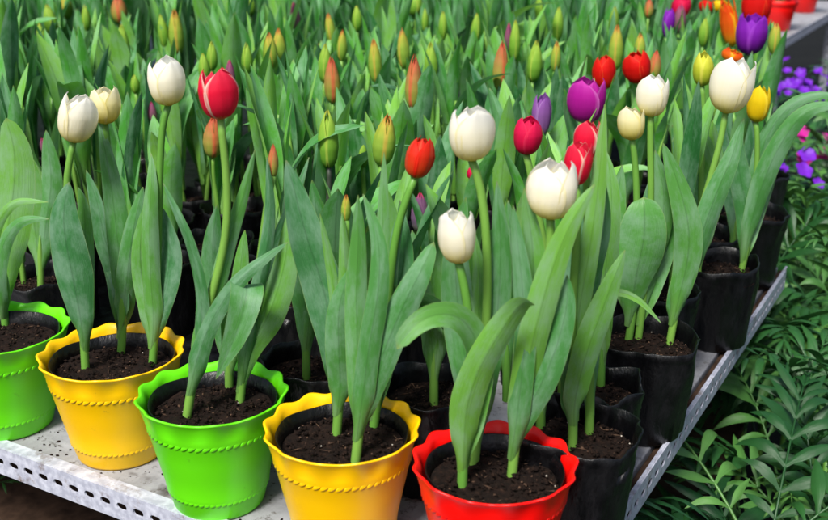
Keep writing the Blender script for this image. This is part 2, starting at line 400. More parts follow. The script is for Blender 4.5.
# ---- one hand-placed tulip: everything given where it was measured, turned into points in the place
ZAX = Vector((0, 0, 1))
FLOWERS = []       # (px, py, halfw, halfh, depth) used to keep field leaves from standing in front of them
ALLBASES = []
def tulip(base, label, stem=None, fl=None, leaves=(), zb=SOIL, group=None, sr=.0042, seed=None, dark=False):
    """base pixel on the soil plane; stem: pixels; fl=(kind,cx,cy,w,h,tilt[,close,flick,jag]); leaves: (pts, wpx, dict)"""
    B = on_z(base[0], base[1], zb) if not isinstance(base, Vector) else base
    rnd = random.Random(seed if seed is not None else int(B.x * 9973 + B.y * 7919))
    root = thing('tulip', B, label, 'tulip', group); ALLBASES.append(B)
    def L(p):
        q = on_y(p[0], p[1], B.y - (p[2] if len(p) > 2 else 0)); return q - B
    tops = []
    if fl:
        kind, cx, cy, w, h, tilt = fl[:6]; close = fl[6] if len(fl) > 6 else (.62); flick = fl[7] if len(fl) > 7 else 0; jag = fl[8] if len(fl) > 8 else 0
        y = B.y - (fl[9] if len(fl) > 9 else 0.0)
        ctr = on_y(cx, cy, y); m = mpp(ctr); tr = R(tilt)
        axis = Vector((math.sin(tr), -.02 + rnd.uniform(-.06, .06), math.cos(tr))).normalized()
        Hm = h * m * 1.0; Rm = w * m / 2 * .97
        fb = ctr - axis * (Hm / 2)
        pts = [L(p) for p in (stem or [])]
        if not stem: pts = [Vector((0, 0, 0)), (fb - B) * .5 + Vector((rnd.uniform(-.008, .008), 0, 0)), fb - B - axis * .02]
        pts = [Vector((0, 0, -.012))] + (pts[1:] if len(pts) > 1 else pts) + [fb - B + axis * .002]
        V, Fc = tube_geo(pts, lambda t: sr * (1.12 - .3 * t), 10, 20)
        mesh_obj('stem', V, Fc, None, DARKSTEM if dark else STEM, root)
        flower(root, fb - B, axis, Hm, Rm, kind, R(30 + rnd.uniform(-28, 28)), 1 if h > 28 else 0, close, flick, rnd.randint(0, 9999), jag)
        FLOWERS.append((cx, cy, w / 2, h / 2, proj(ctr)[2]))
    elif stem:
        pts = [Vector((0, 0, -.012))] + [L(p) for p in stem][1:]; pts = [p for p in pts if p.z < .105] if len([p for p in pts if p.z < .105]) > 1 else [pts[0], pts[1] * (.1 / max(.1, pts[1].z))]
        V, Fc = tube_geo(pts, lambda t: sr * (1.12 - 1.05 * t ** 4), 10, 16); mesh_obj('stem', V, Fc, None, STEM, root)
    for lf in leaves:
        pts, w = lf[0], lf[1]; o = dict(lf[2]) if len(lf) > 2 else {}
        a = R(o.pop('a', rnd.uniform(-22, 22)))
        face = Vector((math.sin(a), -math.cos(a), o.pop('up', .15)))
        P = [L(p) for p in pts]; m = mpp(B + P[len(P) // 2]) * .93
        V, Fc, UV = leaf_geo(P, w * m, face, nx=10, ny=30, rnd=rnd, sr=sr, **o)
        mesh_obj('leaf', V, Fc, UV, LEAF, root)
    return root

def wild_leaves(rnd, n, h, wide=1.0, lean=1.0):
    """generic leaves of a rowed tulip, in its own coordinates"""
    out = []; az = rnd.uniform(0, 6.3)
    for i in range(n):
        az += R(rnd.uniform(110, 170)); z0 = .02 + .032 * i + rnd.uniform(0, .02)
        ln = h * rnd.uniform(.78, 1.0) * (1 - .07 * i); d = Vector((math.cos(az), math.sin(az), 0))
        th0 = R(rnd.uniform(1, 8)); th1 = th0 + R(rnd.uniform(2, 20)) * lean
        if rnd.random() < .08: th1 += R(rnd.uniform(40, 90))
        P = [Vector((0, 0, z0))]; K = 6
        sd = Vector((-d.y, d.x, 0)) * rnd.uniform(-.18, .18)
        for k in range(1, K + 1):
            u = k / K; a = th0 + (th1 - th0) * u ** 2
            P.append(P[-1] + (d * math.sin(a) + ZAX * math.cos(a) + sd * u * .6).normalized() * (ln / K))
        w = rnd.uniform(.026, .043) * wide * (1.15 - .14 * i)
        out.append(leaf_geo(P, w, -d, cv=1, th=rnd.uniform(50, 95), tw=rnd.uniform(-45, 45), tm=rnd.uniform(.38, .55), q=rnd.uniform(.7, .95), nx=4, ny=11, rnd=rnd, wave=.05))
    return out

# =================================================================== pots and bags
def lathe(prof, n=96, wave=None):
    """prof: list (r, z, wavefactor)"""
    V = []; Fc = []
    for (r, z, w) in prof:
        for k in range(n):
            a = 2 * math.pi * k / n; q = math.cos(13 * a) * w
            V.append(((r + q * .0019) * math.cos(a), (r + q * .0019) * math.sin(a), z + q * .0012))
    for i in range(len(prof) - 1):
        for k in range(n):
            k2 = (k + 1) % n; Fc.append((i * n + k, i * n + k2, (i + 1) * n + k2, (i + 1) * n + k))
    return V, Fc
def rope(r, z, n=58, h=.0044, out=.0004):
    V = []; Fc = []
    for k in range(n):
        a = 2 * math.pi * k / n; o = len(V)
        c = Vector((math.cos(a), math.sin(a), 0)); t = Vector((-math.sin(a), math.cos(a), 0))
        L = 2 * math.pi * r / n * 1.05
        d1 = (t * .80 + ZAX * .60); d2 = (t * -.60 + ZAX * .80); nl, nr = 6, 6
        for i in range(nl + 1):
            ph = math.pi * i / nl
            for j in range(nr):
                b = 2 * math.pi * j / nr
                V.append(c * r + ZAX * z + d1 * (math.cos(ph) * L * .78) + (d2 * math.cos(b) * h * .62 + c * math.sin(b) * out) * math.sin(ph))
        for i in range(nl):
            for j in range(nr):
                j2 = (j + 1) % nr; Fc.append((o + i * nr + j, o + i * nr + j2, o + (i + 1) * nr + j2, o + (i + 1) * nr + j))
    return V, Fc
def soil_geo(r, n=30, seed=0, amp=.006):
    V = [(0, 0, noise.noise(Vector((seed, 0, 0))) * amp)]; Fc = []; rings = 12
    for i in range(1, rings + 1):
        for k in range(n * 2):
            a = math.pi * k / n; rr = r * i / rings; x, y = rr * math.cos(a), rr * math.sin(a)
            z = noise.fractal(Vector((x * 45 + seed * 7, y * 45, seed)), 1, 2, 4) * amp * (1 if i < rings else .3)
            V.append((x, y, z))
    m = n * 2
    for k in range(m): Fc.append((0, 1 + k, 1 + (k + 1) % m))
    for i in range(rings - 1):
        for k in range(m):
            k2 = (k + 1) % m; Fc.append((1 + i * m + k, 1 + (i + 1) * m + k, 1 + (i + 1) * m + k2, 1 + i * m + k2))
    return V, Fc
def crumb_geo(rnd, r, cnt, smin, smax, elong=1):
    V = []; Fc = []
    for _ in range(cnt):
        rr = r * math.sqrt(rnd.random()) * .96; a = rnd.uniform(0, 6.3); s = rnd.uniform(smin, smax); o = len(V)
        ax = rnd.uniform(0, 6.3); el = rnd.uniform(1, elong)
        P = [(1, 0, 0), (-1, 0, 0), (0, 1, 0), (0, -1, 0), (0, 0, 1), (0, 0, -1)]
        for p in P:
            x = p[0] * s * el * rnd.uniform(.6, 1.2); y = p[1] * s * rnd.uniform(.6, 1.2) ; z = p[2] * s * rnd.uniform(.5, 1)
            V.append((rr * math.cos(a) + x * math.cos(ax) - y * math.sin(ax), rr * math.sin(a) + x * math.sin(ax) + y * math.cos(ax), z + .003))
        for f in ((0, 2, 4), (2, 1, 4), (1, 3, 4), (3, 0, 4), (2, 0, 5), (1, 2, 5), (3, 1, 5), (0, 3, 5)): Fc.append(tuple(o + i for i in f))
    return V, Fc
SOILMESH = {}
def soil_part(parent, r, z, seed, fine=True):
    rnd = random.Random(seed); key = (round(r, 3), seed)
    a = soil_geo(r, 30, seed); gs = [a]; idx = [0] * len(a[1])
    if fine:
        for cnt, s0, s1, el, mi in ((260, .0007, .0028, 1.6, 0), (40, .0006, .0016, 2.4, 1), (3, .0007, .0014, 1.2, 2), (22, .0005, .0008, 14, 1)):
            g = crumb_geo(rnd, r, cnt, s0, s1, el); gs.append(g); idx += [mi] * len(g[1])
    V, Fc, UV = merge(gs)
    o = mesh_obj('soil', V, Fc, None, [SOILM, CHIP, PERL], parent, True, idx); o.location = (0, 0, z); return o
POTS = []
def colour_pot(px, py, wpx, mat, label, seed, label_tail):
    c = on_z(px, py, RIM); wm = wpx * mpp(c); r = wm / 2; sc_ = r / .075
    root = thing('flower_pot', (c.x, c.y, TZ + .001), label, 'flower pot', 'scalloped flower pots along the front of the table')
    h = .12; rb = .047 * sc_; rt = .066 * sc_; R_ = r
    rt = R_ - .0065 * sc_; st = lambda z: rb + (rt - rb) * z / .1
    P = [(rb * .9, .0, 0), (rb - .001, .0008, 0), (rb, .003, 0), (st(.018), .018, 0), (st(.0195) + .0004, .0195, 0),
         (st(.027) + .0004, .027, 0), (st(.0285), .0285, 0), (st(.05), .05, 0), (st(.07), .07, 0), (st(.0865), .0865, 0), (st(.088) + .0003, .088, 0), (st(.0985) + .0003, .0985, 0), (st(.1), .1, .1),
         (rt + .0012, .106, .5), (R_ - .0035, .1145, .9), (R_ - .0008, .1188, 1), (R_, .1202, 1), (R_ - .0012, .1212, 1), (R_ - .003, .1203, 1), (R_ - .0065, .1150, .9),
         (rt - .0012, .106, .5), (rt - .0028, .098, 0), (st(.08) - .003, .08, 0), (rb, .006, 0), (0.001, .005, 0)]
    V, Fc = lathe(P, 156); mesh_obj('body', V, Fc, None, mat, root)
    for z, rr in ((.0935, st(.0935) + .0001), (.0232, st(.0232) + .0002)):
        V, Fc = rope(rr, z); mesh_obj('rope_band', V, Fc, None, mat, root)
    root.rotation_euler.z = random.Random(seed).uniform(0, 6)
    POTS.append((c, r))
    # inner black nursery pot
    ip = thing('nursery_pot', (c.x, c.y, TZ + .006), 'black inner pot with soil inside the ' + label.split(',')[0].split(' between')[0].split(' beside')[0] + label_tail, 'nursery pot', 'black inner pots inside the scalloped pots')
    rt = r - .0065 * sc_; ri = rt - .0036; rbi = rb - .004
    P = [(rbi, .001, 0), (ri - .006, .06, 0), (ri - .0042, .085, 0), (ri - .0032, .088, 0), (ri - .0042, .091, 0), (ri - .003, .0945, 0), (ri - .0038, .098, 0), (ri - .0022, .101, 0), (ri - .0005, .1075, 0), (ri - .0008, .1082, 0), (ri - .0017, .1078, 0), (ri - .0034, .101, 0),
         (ri - .0052, .098, 0), (ri - .0048, .0945, 0), (ri - .006, .091, 0), (ri - .005, .088, 0), (ri - .0075, .06, 0)]
    V, Fc = lathe(P, 72)
    V = [(x + noise.noise(Vector((x * 40, y * 40, z * 40 + seed))) * .0015 * (z / .1), y + noise.noise(Vector((x * 40 + 9, y * 40, z * 40))) * .0015 * (z / .1), z + noise.noise(Vector((x * 25 + 9, y * 25, 3))) * .003 * (z / .1)) for x, y, z in V]
    mesh_obj('wall', V, Fc, None, BLACKP, ip)
    soil_part(ip, ri - .0052, SOIL - TZ - .0035, seed)
    return c
BAGS = []
def bag_mesh(seed, r, h):
    rnd = random.Random(seed); n = 72
    P = [(r * .78, .0), (r * .82, .003), (r * .85, .03), (r * .89, .06), (r * .93, h * .68), (r * .955, h * .8), (r * .95, h * .83), (r * .965, h * .86), (r * .96, h * .89), (r * .975, h * .92), (r, h), (r - .0008, h + .0006), (r - .0018, h), (r * .955, h * .9), (r * .93, h * .8), (r * .9, h * .65), (r * .85, h * .4)]
    V = []; Fc = []; nr = len(P); s1 = rnd.uniform(0, 99)
    for i, (rr, z) in enumerate(P):
        for k in range(n):
            a = 2 * math.pi * k / n; u = min(z / h, 1); ca, sa = math.cos(a), math.sin(a)
            w = noise.noise(Vector((ca * 1.6 + s1, sa * 1.6, z * 9))) * .008 * (.35 + u) + noise.noise(Vector((ca * 5, sa * 5 + s1, z * 22))) * .003 + (1 - abs(noise.noise(Vector((ca * 3.2 + s1, sa * 3.2, z * 38 + ca * 4))))) ** 6 * .0016
            V.append(((rr + w) * ca, (rr + w) * sa, z + (noise.noise(Vector((ca * 2 + s1, sa * 2, 4))) * .007 if u > .8 else 0)))
    for i in range(nr - 1):
        for k in range(n):
            k2 = (k + 1) % n; Fc.append((i * n + k, i * n + k2, (i + 1) * n + k2, (i + 1) * n + k))
    return V, Fc
def bag(c, label, seed, r=.058, h=.118, group='black grow bags standing on the table'):
    root = thing('grow_bag', (c.x, c.y, TZ + .001), label, 'grow bag', group)
    V, Fc = bag_mesh(seed, r, h); mesh_obj('wall', V, Fc, None, BLACKP, root)
    soil_part(root, r * .925, h - .022, seed); BAGS.append(c); return root

colour_pot(-4, 329, 141, GREENP, 'bright green scalloped pot, cut off by the left edge of the picture', 11, ' at the left edge')
colour_pot(112, 352, 142, YELP, 'yellow scalloped pot between the two green pots, holding broad leaved white tulips', 12, ' furthest left')
colour_pot(212.5, 393, 149, GREENP, 'bright green scalloped pot between the two yellow pots', 13, ' in the middle')
colour_pot(342, 427, 156, YELP, 'yellow scalloped pot beside the red pot', 14, ' next to the red one')
colour_pot(494.5, 462, 164, REDP, 'red scalloped pot, the only red one on the table', 15, '')

bag(on_z(574, 424, RIM), 'black grow bag touching the right side of the red pot', 21, .060)
bag(on_z(592, 381, RIM), 'black grow bag second behind the red pot along the right side', 22, .052)
bag(on_z(645, 333, RIM), 'black grow bag at the table edge with reddish brown soil and a huge oval leaf', 23, .060)
bag(on_z(717, 259, RIM), 'black grow bag at the table edge in front of the rearmost bag', 24, .060)
bag(on_z(748, 210, RIM), 'rearmost black grow bag at the right table edge, below the yellow tulip', 25, .064)
bag(on_z(655, 286, RIM), 'black grow bag tucked behind the huge oval leaf, inward from the edge row', 26, .056)
bag(on_z(700, 232, RIM), 'black grow bag in shade left of the rearmost edge bag', 27, .056)

NBAG = len(BAGS)
# =================================================================== tulips in the coloured pots
N_ = dict
tulip((5, 326), 'tulip with a broad round topped leaf in the green pot at the left picture edge',
  stem=[(5, 326), (3, 296), (2, 250), (4, 215)],
  leaves=[([(4, 318), (3, 290), (6, 245), (14, 195), (15, 150), (6, 118)], 46, N_(th=50, q=.5)),
          ([(4, 312), (2, 285, .02), (-6, 235, .03), (14, 203, .045), (48, 202, .05)], 13, N_(th=60, up=.7)),
          ([(4, 318), (-2, 280, .03), (2, 248, .035), (14, 226, .04), (30, 219, .045), (49, 219, .045)], 17, N_(up=.5, th=80))])
tulip((85, 372), 'white tulip leaning left above a very broad leaf in the first yellow pot',
  stem=[(85, 372), (83, 330), (74, 250), (66, 185), (70, 160)], fl=('white', 77, 119, 36, 50, 16, .6, 0),
  leaves=[([(85, 350), (83, 330, .005), (76, 295, .01), (66, 245, .012), (63, 212, .01), (69, 182, .005)], 42, N_(th=55, a=0, q=.75, tm=.5)),
          ([(85, 345), (86, 310, -.01), (86, 260, -.015), (84, 205, -.02), (78, 187, -.02)], 22, N_(cv=1))])
tulip((119, 355), 'cream tulip with folded upright leaves in the middle of the first yellow pot',
  stem=[(119, 355), (123, 318), (118, 230), (108, 150)], fl=('cream', 105, 106, 30, 37, 6, .65, 0),
  leaves=[([(120, 338), (123, 316), (128, 272, .01), (134, 228, .015), (143, 187, .01)], 24, N_(th=70, a=10)),
          ([(121, 335), (122, 300, .0), (119, 262, .004), (114, 215, .006), (107, 165, .006), (99, 121)], 27, N_(th=60, a=-8)),
          ([(121, 330), (116, 275, -.01), (104, 240, -.01), (97, 205, -.01), (86, 170, -.015)], 22, N_(cv=1, th=70)),
          ([(121, 330), (122, 290, .0), (110, 250, -.02), (103, 222, -.02), (98, 190, -.02)], 20, N_(cv=1, th=70))])
tulip((151, 365), 'white tulip standing straight on the right side of the first yellow pot',
  stem=[(151, 365), (155, 322), (158, 245), (160, 165), (163, 120)], fl=('white', 166, 83, 35, 46, -3, .66, 0),
  leaves=[([(152, 348), (154, 322, .004), (151, 275, .008), (150, 222, .01), (152, 180, .008), (151, 153)], 20, N_(th=80, a=5)),
          ([(153, 345), (157, 318), (167, 285, .0), (171, 250, -.005), (163, 208, -.01)], 27, N_(th=60, a=-15)),
          ([(152, 345), (150, 315), (143, 280, -.005), (141, 248, -.005), (145, 205, -.01)], 20, N_(th=60, a=20))])
tulip((184, 418), 'scarlet tulip with pale petal edges on a long stem in the green pot',
  stem=[(184, 418), (195, 368), (206, 318), (216, 280), (226, 236), (227, 182), (222, 135)], fl=('redwhite', 218, 95, 37, 50, -3, .5, 0),
  leaves=[([(196, 372), (202, 340, .004), (201, 292, .008), (190, 244, .01), (177, 213, .008), (163, 183, .0)], 15, N_(th=70, a=-15)),
          ([(193, 385), (202, 340, .0), (217, 290, .0), (230, 240, -.005), (243, 198, -.01), (255, 150, -.01)], 18, N_(th=80)),
          ([(190, 395), (200, 352, .012), (217, 312, .02), (240, 280, .025), (264, 260, .025), (288, 242, .02)], 20, N_(th=55, up=.5, tm=.4)),
          ([(226, 350, -.02), (232, 315, -.015), (239, 291, -.002), (246, 283, .014), (247, 296, .032), (236, 335, .040), (216, 379, .042)], 36, N_(th=30, cv=-1, wrap=False, tm=.45, q=.95, a=20, up=.1, fw=0, pw=.7, wave=.02))])
tulip((238, 405), 'tulip with a closed reddish bud and crossing leaves, right of the scarlet bloom',
  stem=[(238, 405), (245, 352), (256, 290), (268, 200)], fl=('budred', 273, 160, 11, 36, 4),
  leaves=[([(240, 392), (247, 352), (266, 318), (281, 275), (287, 240), (290, 208)], 34, N_(th=50, a=-20)),
          ([(241, 385), (250, 320, .01), (264, 262, .015), (270, 210, .012), (267, 157, .008)], 16, N_(th=80)),
          ([(241, 385), (254, 300, -.01), (277, 238, -.01), (296, 193, -.01), (309, 157, -.015)], 15, N_(th=70))])
tulip((229, 391), 'short leafy tulip without a flower at the back of the green pot',
  stem=[(229, 391), (228, 340), (224, 290)],
  leaves=[([(229, 375), (226, 335), (216, 290), (212, 248), (217, 205)], 27, N_(th=50)),
          ([(229, 375), (233, 330), (240, 280), (245, 230)], 22, N_(th=50))])
tulip((335, 437), 'tulip with a small yellow tipped bud between its leaves, beside the red pot',
  stem=[(335, 437), (340, 388), (344, 300), (346, 240)], fl=('budyellow', 346, 208, 10, 30, 3),
  leaves=[([(337, 415), (340, 385, .006), (338, 345, .012), (339, 305, .014), (351, 266, .01)], 30, N_(th=60, a=0, q=.8)),
          ([(338, 410), (343, 340), (345, 280, .006), (342, 212, .006)], 17, N_(th=80)),
          ([(338, 408), (338, 330, -.004), (331, 270, -.004), (320, 214)], 13, N_(th=70)),
          ([(337, 412), (334, 350, -.02), (322, 290, -.03), (303, 230, -.03), (286, 160, -.035)], 44, N_(th=50, cv=1, a=10))])
tulip((354, 462), 'flowerless tulip with three broad upright leaves at the front of the second yellow pot',
  stem=[(354, 462), (362, 405), (364, 350), (364, 300)],
  leaves=[([(357, 440), (362, 402, .006), (369, 345, .012), (378, 290, .014), (378, 240, .01), (363, 194)], 25, N_(th=60, a=-5, q=.75)),
          ([(358, 438), (360, 400), (357, 350, -.002), (356, 292, -.005), (358, 240, -.005), (358, 195, -.005)], 25, N_(th=50, a=8)),
          ([(357, 440), (365, 402, .002), (384, 350, .008), (403, 305, .01), (420, 272, .01), (434, 242)], 35, N_(th=40, a=-10, q=.5))])
tulip((372, 430), 'orange red tulip opening and leaning right, behind the yellow pot beside the red one',
  stem=[(372, 430), (384, 340), (395, 240), (406, 200)], fl=('orangered', 419.5, 158, 28, 42, 12, .45, 0, 0),
  leaves=[([(374, 420), (388, 310, .0), (394, 250, .0), (401, 215, .0), (412, 183, 0)], 16, N_(th=80)),
          ([(374, 420), (382, 290), (383, 220), (384, 152)], 18, N_(th=70)),
          ([(374, 420), (390, 320, -.01), (405, 260, -.015), (400, 200, -.02)], 26, N_(cv=1))])
tulip((462, 487), 'white tulip with ragged open petals above a long drooping leaf in the red pot',
  stem=[(462, 487), (464, 440), (471, 370), (468, 310), (464, 285)], fl=('white', 457.5, 239, 36, 52, -3, .7, .08, .025),
  leaves=[([(462, 470), (464, 440, .006), (469, 402, .012), (484, 362, .016), (507, 324, .02), (524, 302, .032), (535, 305, .045)], 38, N_(th=55, a=12, q=.55, tm=.4)),
          ([(464, 465), (472, 420, .0), (480, 370, .004), (474, 336, .012), (456, 316, .022), (430, 316, .032), (410, 330, .04), (397, 349, .042)], 30, N_(th=45, a=10, up=.8, cv=1, q=.35, tm=.5))])
tulip((473, 466), 'large white tulip high on a bare stem at the back of the red pot',
  stem=[(473, 466), (480, 400), (487, 310), (486, 230), (479, 178)], fl=('white', 471, 135, 42, 54, -2, .74, 0),
  leaves=[([(474, 450), (470, 390, -.004), (460, 320, -.01), (456, 255, -.012), (466, 197, -.012)], 36, N_(th=50, cv=1)),
          ([(475, 450), (484, 390), (497, 320, -.004), (501, 250, -.006), (497, 181, -.006)], 27, N_(th=55)),
          ([(475, 450), (480, 400), (477, 340), (480, 280, -.01), (474, 230, -.01)], 20, N_())])
tulip((511, 477), 'big white tulip above wide overlapping leaves on the right side of the red pot',
  stem=[(511, 477), (517, 430), (530, 350), (545, 280), (551, 240)], fl=('white', 553, 192, 48, 57, 4, .62, 0),
  leaves=[([(512, 458), (516, 428, .006), (521, 385, .01), (525, 335, .012), (521, 270, .012), (513, 205, .008)], 25, N_(th=70, a=-20)),
          ([(513, 455), (517, 425), (525, 380, .008), (537, 325, .016), (554, 265, .02), (573, 220, .02), (595, 184, .015)], 33, N_(th=45, a=0, q=.65)),
          ([(513, 455), (519, 425, .002), (541, 385, .01), (557, 345, .012), (567, 305, .012), (567, 275, .01)], 31, N_(th=45, a=-20, q=.7)),
          ([(513, 455), (522, 400, -.005), (532, 320, -.01), (533, 250, -.01), (524, 188, -.01)], 34, N_(th=50, cv=1))])
# =================================================================== tulips in the bags on the right side
tulip((573, 446), 'lower of two red white rimmed tulips, just right of the big white tulip',
  stem=[(573, 446), (573, 400), (572, 320), (576, 250), (578, 200)], fl=('redwhite', 578, 164, 27, 45, 4, .7, .1),
  leaves=[([(573, 425), (574, 402, .006), (586, 352, .012), (602, 308, .014), (614, 276, .012), (625, 250, .008)], 32, N_(th=45, a=5)),
          ([(573, 425), (571, 395), (569, 350, .004), (570, 312, .004)], 18, N_(th=90)),
          ([(574, 420), (577, 330), (588, 260), (598, 190), (605, 104)], 22, N_(th=60)),
          ([(573, 420), (570, 340, -.004), (578, 280, -.006), (590, 240, -.006), (596, 205)], 18, N_())])
tulip((590, 432), 'upper and further back of the two red white rimmed tulips',
  stem=[(590, 432), (590, 350), (588, 250), (587, 180)], fl=('redwhite', 588, 141, 26, 38, 6, .55, 0),
  leaves=[([(590, 415), (590, 340), (593, 280), (605, 225), (602, 170)], 22, N_())])
tulip((601, 388), 'tulip with a thin leaf drooping sideways in the second bag behind the red pot',
  stem=[(601, 388), (602, 330), (598, 250), (590, 190)],
  leaves=[([(602, 360), (603, 305, .01), (615, 292, .02), (638, 300, .028), (661, 323, .03)], 9, N_(th=40, up=.8, cv=1)),
          ([(601, 370), (603, 300), (609, 240, -.004), (612, 190, -.004), (606, 150, -.01)], 24, N_()),
          ([(601, 370), (597, 300), (588, 240, -.004), (580, 190)], 22, N_())])
tulip((562, 396), 'crimson tulip bud behind the big white tulip of the red pot',
  stem=[(562, 396), (562, 330), (545, 250), (530, 170)], fl=('crimson', 527.5, 137, 27, 37, 4, .5, 0),
  leaves=[([(562, 380), (560, 320), (550, 260), (545, 200)], 26, N_()), ([(562, 380), (568, 320), (575, 260), (572, 205)], 24, N_())])
tulip((628, 339), 'cream tulip half open beside the huge oval leaf at the table edge',
  stem=[(628, 339), (634, 300), (637, 220), (635, 160)], fl=('cream', 632, 124, 26, 33, -4, .68, .05),
  leaves=[([(628, 325), (632, 303, .006), (638, 272, .012), (645, 238, .014), (646, 212, .01), (644, 197, .002)], 56, N_(th=50, a=5, q=.42, tm=.55)),
          ([(629, 320), (636, 270), (645, 220, -.005), (654, 180, -.008), (652, 158, -.008)], 20, N_()),
          ([(629, 320), (622, 270, -.01), (615, 220, -.015), (622, 165, -.015)], 26, N_(cv=1))])
tulip((638, 338), 'white tulip behind and right of the half open cream one',
  stem=[(638, 338), (645, 280), (651, 200), (650, 135)], fl=('white', 653, 97, 30, 40, 2, .72, 0),
  leaves=[([(639, 325), (650, 270), (662, 225), (664, 190), (655, 150)], 28, N_()),
          ([(639, 325), (660, 260, -.01), (672, 210, -.015), (668, 160, -.015)], 28, N_(cv=1))])
tulip((669, 342), 'tall ivory tulip with a twisted broad leaf, in the edge bag with reddish soil',
  stem=[(669, 342), (678, 300), (694, 235), (710, 180), (722, 135)], fl=('white', 732, 87, 39, 54, 8, .72, 0),
  leaves=[([(672, 325), (678, 300, .005), (687, 262, .01), (688, 225, .012), (678, 185, .01), (663, 143, .008)], 31, N_(th=50, a=-10, tw=25)),
          ([(673, 322), (683, 290), (700, 240, .008), (716, 195, .01), (731, 160, .008), (744, 118)], 26, N_(th=60, a=5, tw=-20)),
          ([(672, 325), (680, 290, .002), (692, 262, .008), (698, 235, .008)], 26, N_(th=80))])
tulip((741, 270), 'yellow tulip with two long leaves arching out to the right',
  stem=[(741, 270), (752, 218), (757, 165), (757, 130)], fl=('yellow', 759, 105, 21, 36, 3, .5, 0), zb=SOIL,
  leaves=[([(743, 262), (750, 225, .005), (766, 172, .01), (790, 128, .015), (812, 108, .02), (846, 104, .02)], 24, N_(th=50, up=.8)),
          ([(743, 262), (751, 215), (764, 145), (792, 105, .005), (822, 95, .01), (850, 100, .012)], 17, N_(th=50, up=.9)),
          ([(743, 262), (746, 215), (740, 180), (736, 150), (741, 125)], 24, N_()),
          ([(743, 262), (755, 210, -.01), (768, 160, -.015), (764, 120, -.015)], 24, N_(cv=1))])
tulip((733, 252), 'leafy tulip without bloom just left of the yellow tulip',
  stem=[(733, 252), (736, 215), (734, 170)],
  leaves=[([(733, 242), (736, 212), (732, 175), (722, 140), (724, 120)], 26, N_()), ([(733, 242), (744, 200), (750, 160), (751, 120)], 20, N_())])
tulip((698, 281), 'yellow green closed tulip above the leaves left of the tall ivory tulip',
  stem=[(698, 281), (700, 220), (703, 130), (703, 100)], fl=('yellowgreen', 703, 70, 19, 33, 0, .35, 0),
  leaves=[([(698, 268), (697, 230), (690, 190), (680, 150), (672, 125)], 26, N_()),
          ([(698, 268), (704, 220), (712, 170), (702, 135, .01), (683, 128, .02), (672, 142, .02)], 18, N_(up=.6)),
          ([(698, 268), (706, 230), (716, 180), (712, 120)], 22, N_())])

# =================================================================== tulips placed by their blooms in the rows behind
EXTRA = []
def row_tulip(kind, cx, cy, w, h, label, tilt=0, zf=.325, close=.5, flick=0, nleaf=2, dark=False, group=None, hleaf=None, jag=0):
    c = on_z(cx, cy, TZ + zf)
    rnd = random.Random(int(cx * 131 + cy * 17))
    B = Vector((c.x - math.sin(R(tilt)) * .05 + rnd.uniform(-.012, .012), c.y + rnd.uniform(-.01, .02), SOIL))
    if edge_d(B) < .03: B = B + E1 * (.03 - edge_d(B))
    if B.y > 1.7 and cx > 740: EXTRA.append(B.copy())
    m = mpp(c); r = Vector((c.x, c.y, 0))
    root = thing('tulip', B, label, 'tulip', group); ALLBASES.append(B)
    axis = Vector((math.sin(R(tilt)), -.03, math.cos(R(tilt)))).normalized(); Hm = h * m * (1.2 if kind.startswith('bud') else 1); fb = c - axis * Hm / 2 - B
    V, Fc = tube_geo([Vector((0, 0, -.01)), fb * .45 + Vector((rnd.uniform(-.01, .01), 0, 0)), fb - axis * .03, fb + axis * .001], lambda t: .0038 * (1.1 - .3 * t), 8, 12)
    mesh_obj('stem', V, Fc, None, DARKSTEM if dark else STEM, root)
    flower(root, fb, axis, Hm, w * m / 2 * (1.12 if kind.startswith('bud') else 1), kind, R(30 + rnd.uniform(-30, 30)), 1 if h > 30 else 0, close, flick, rnd.randint(0, 9999), jag)
    for g in wild_leaves(rnd, nleaf, (hleaf or (zf * .72))): mesh_obj('leaf', *g, LEAFB, root)
    FLOWERS.append((cx, cy, w / 2, h / 2, proj(c)[2]))
    return root
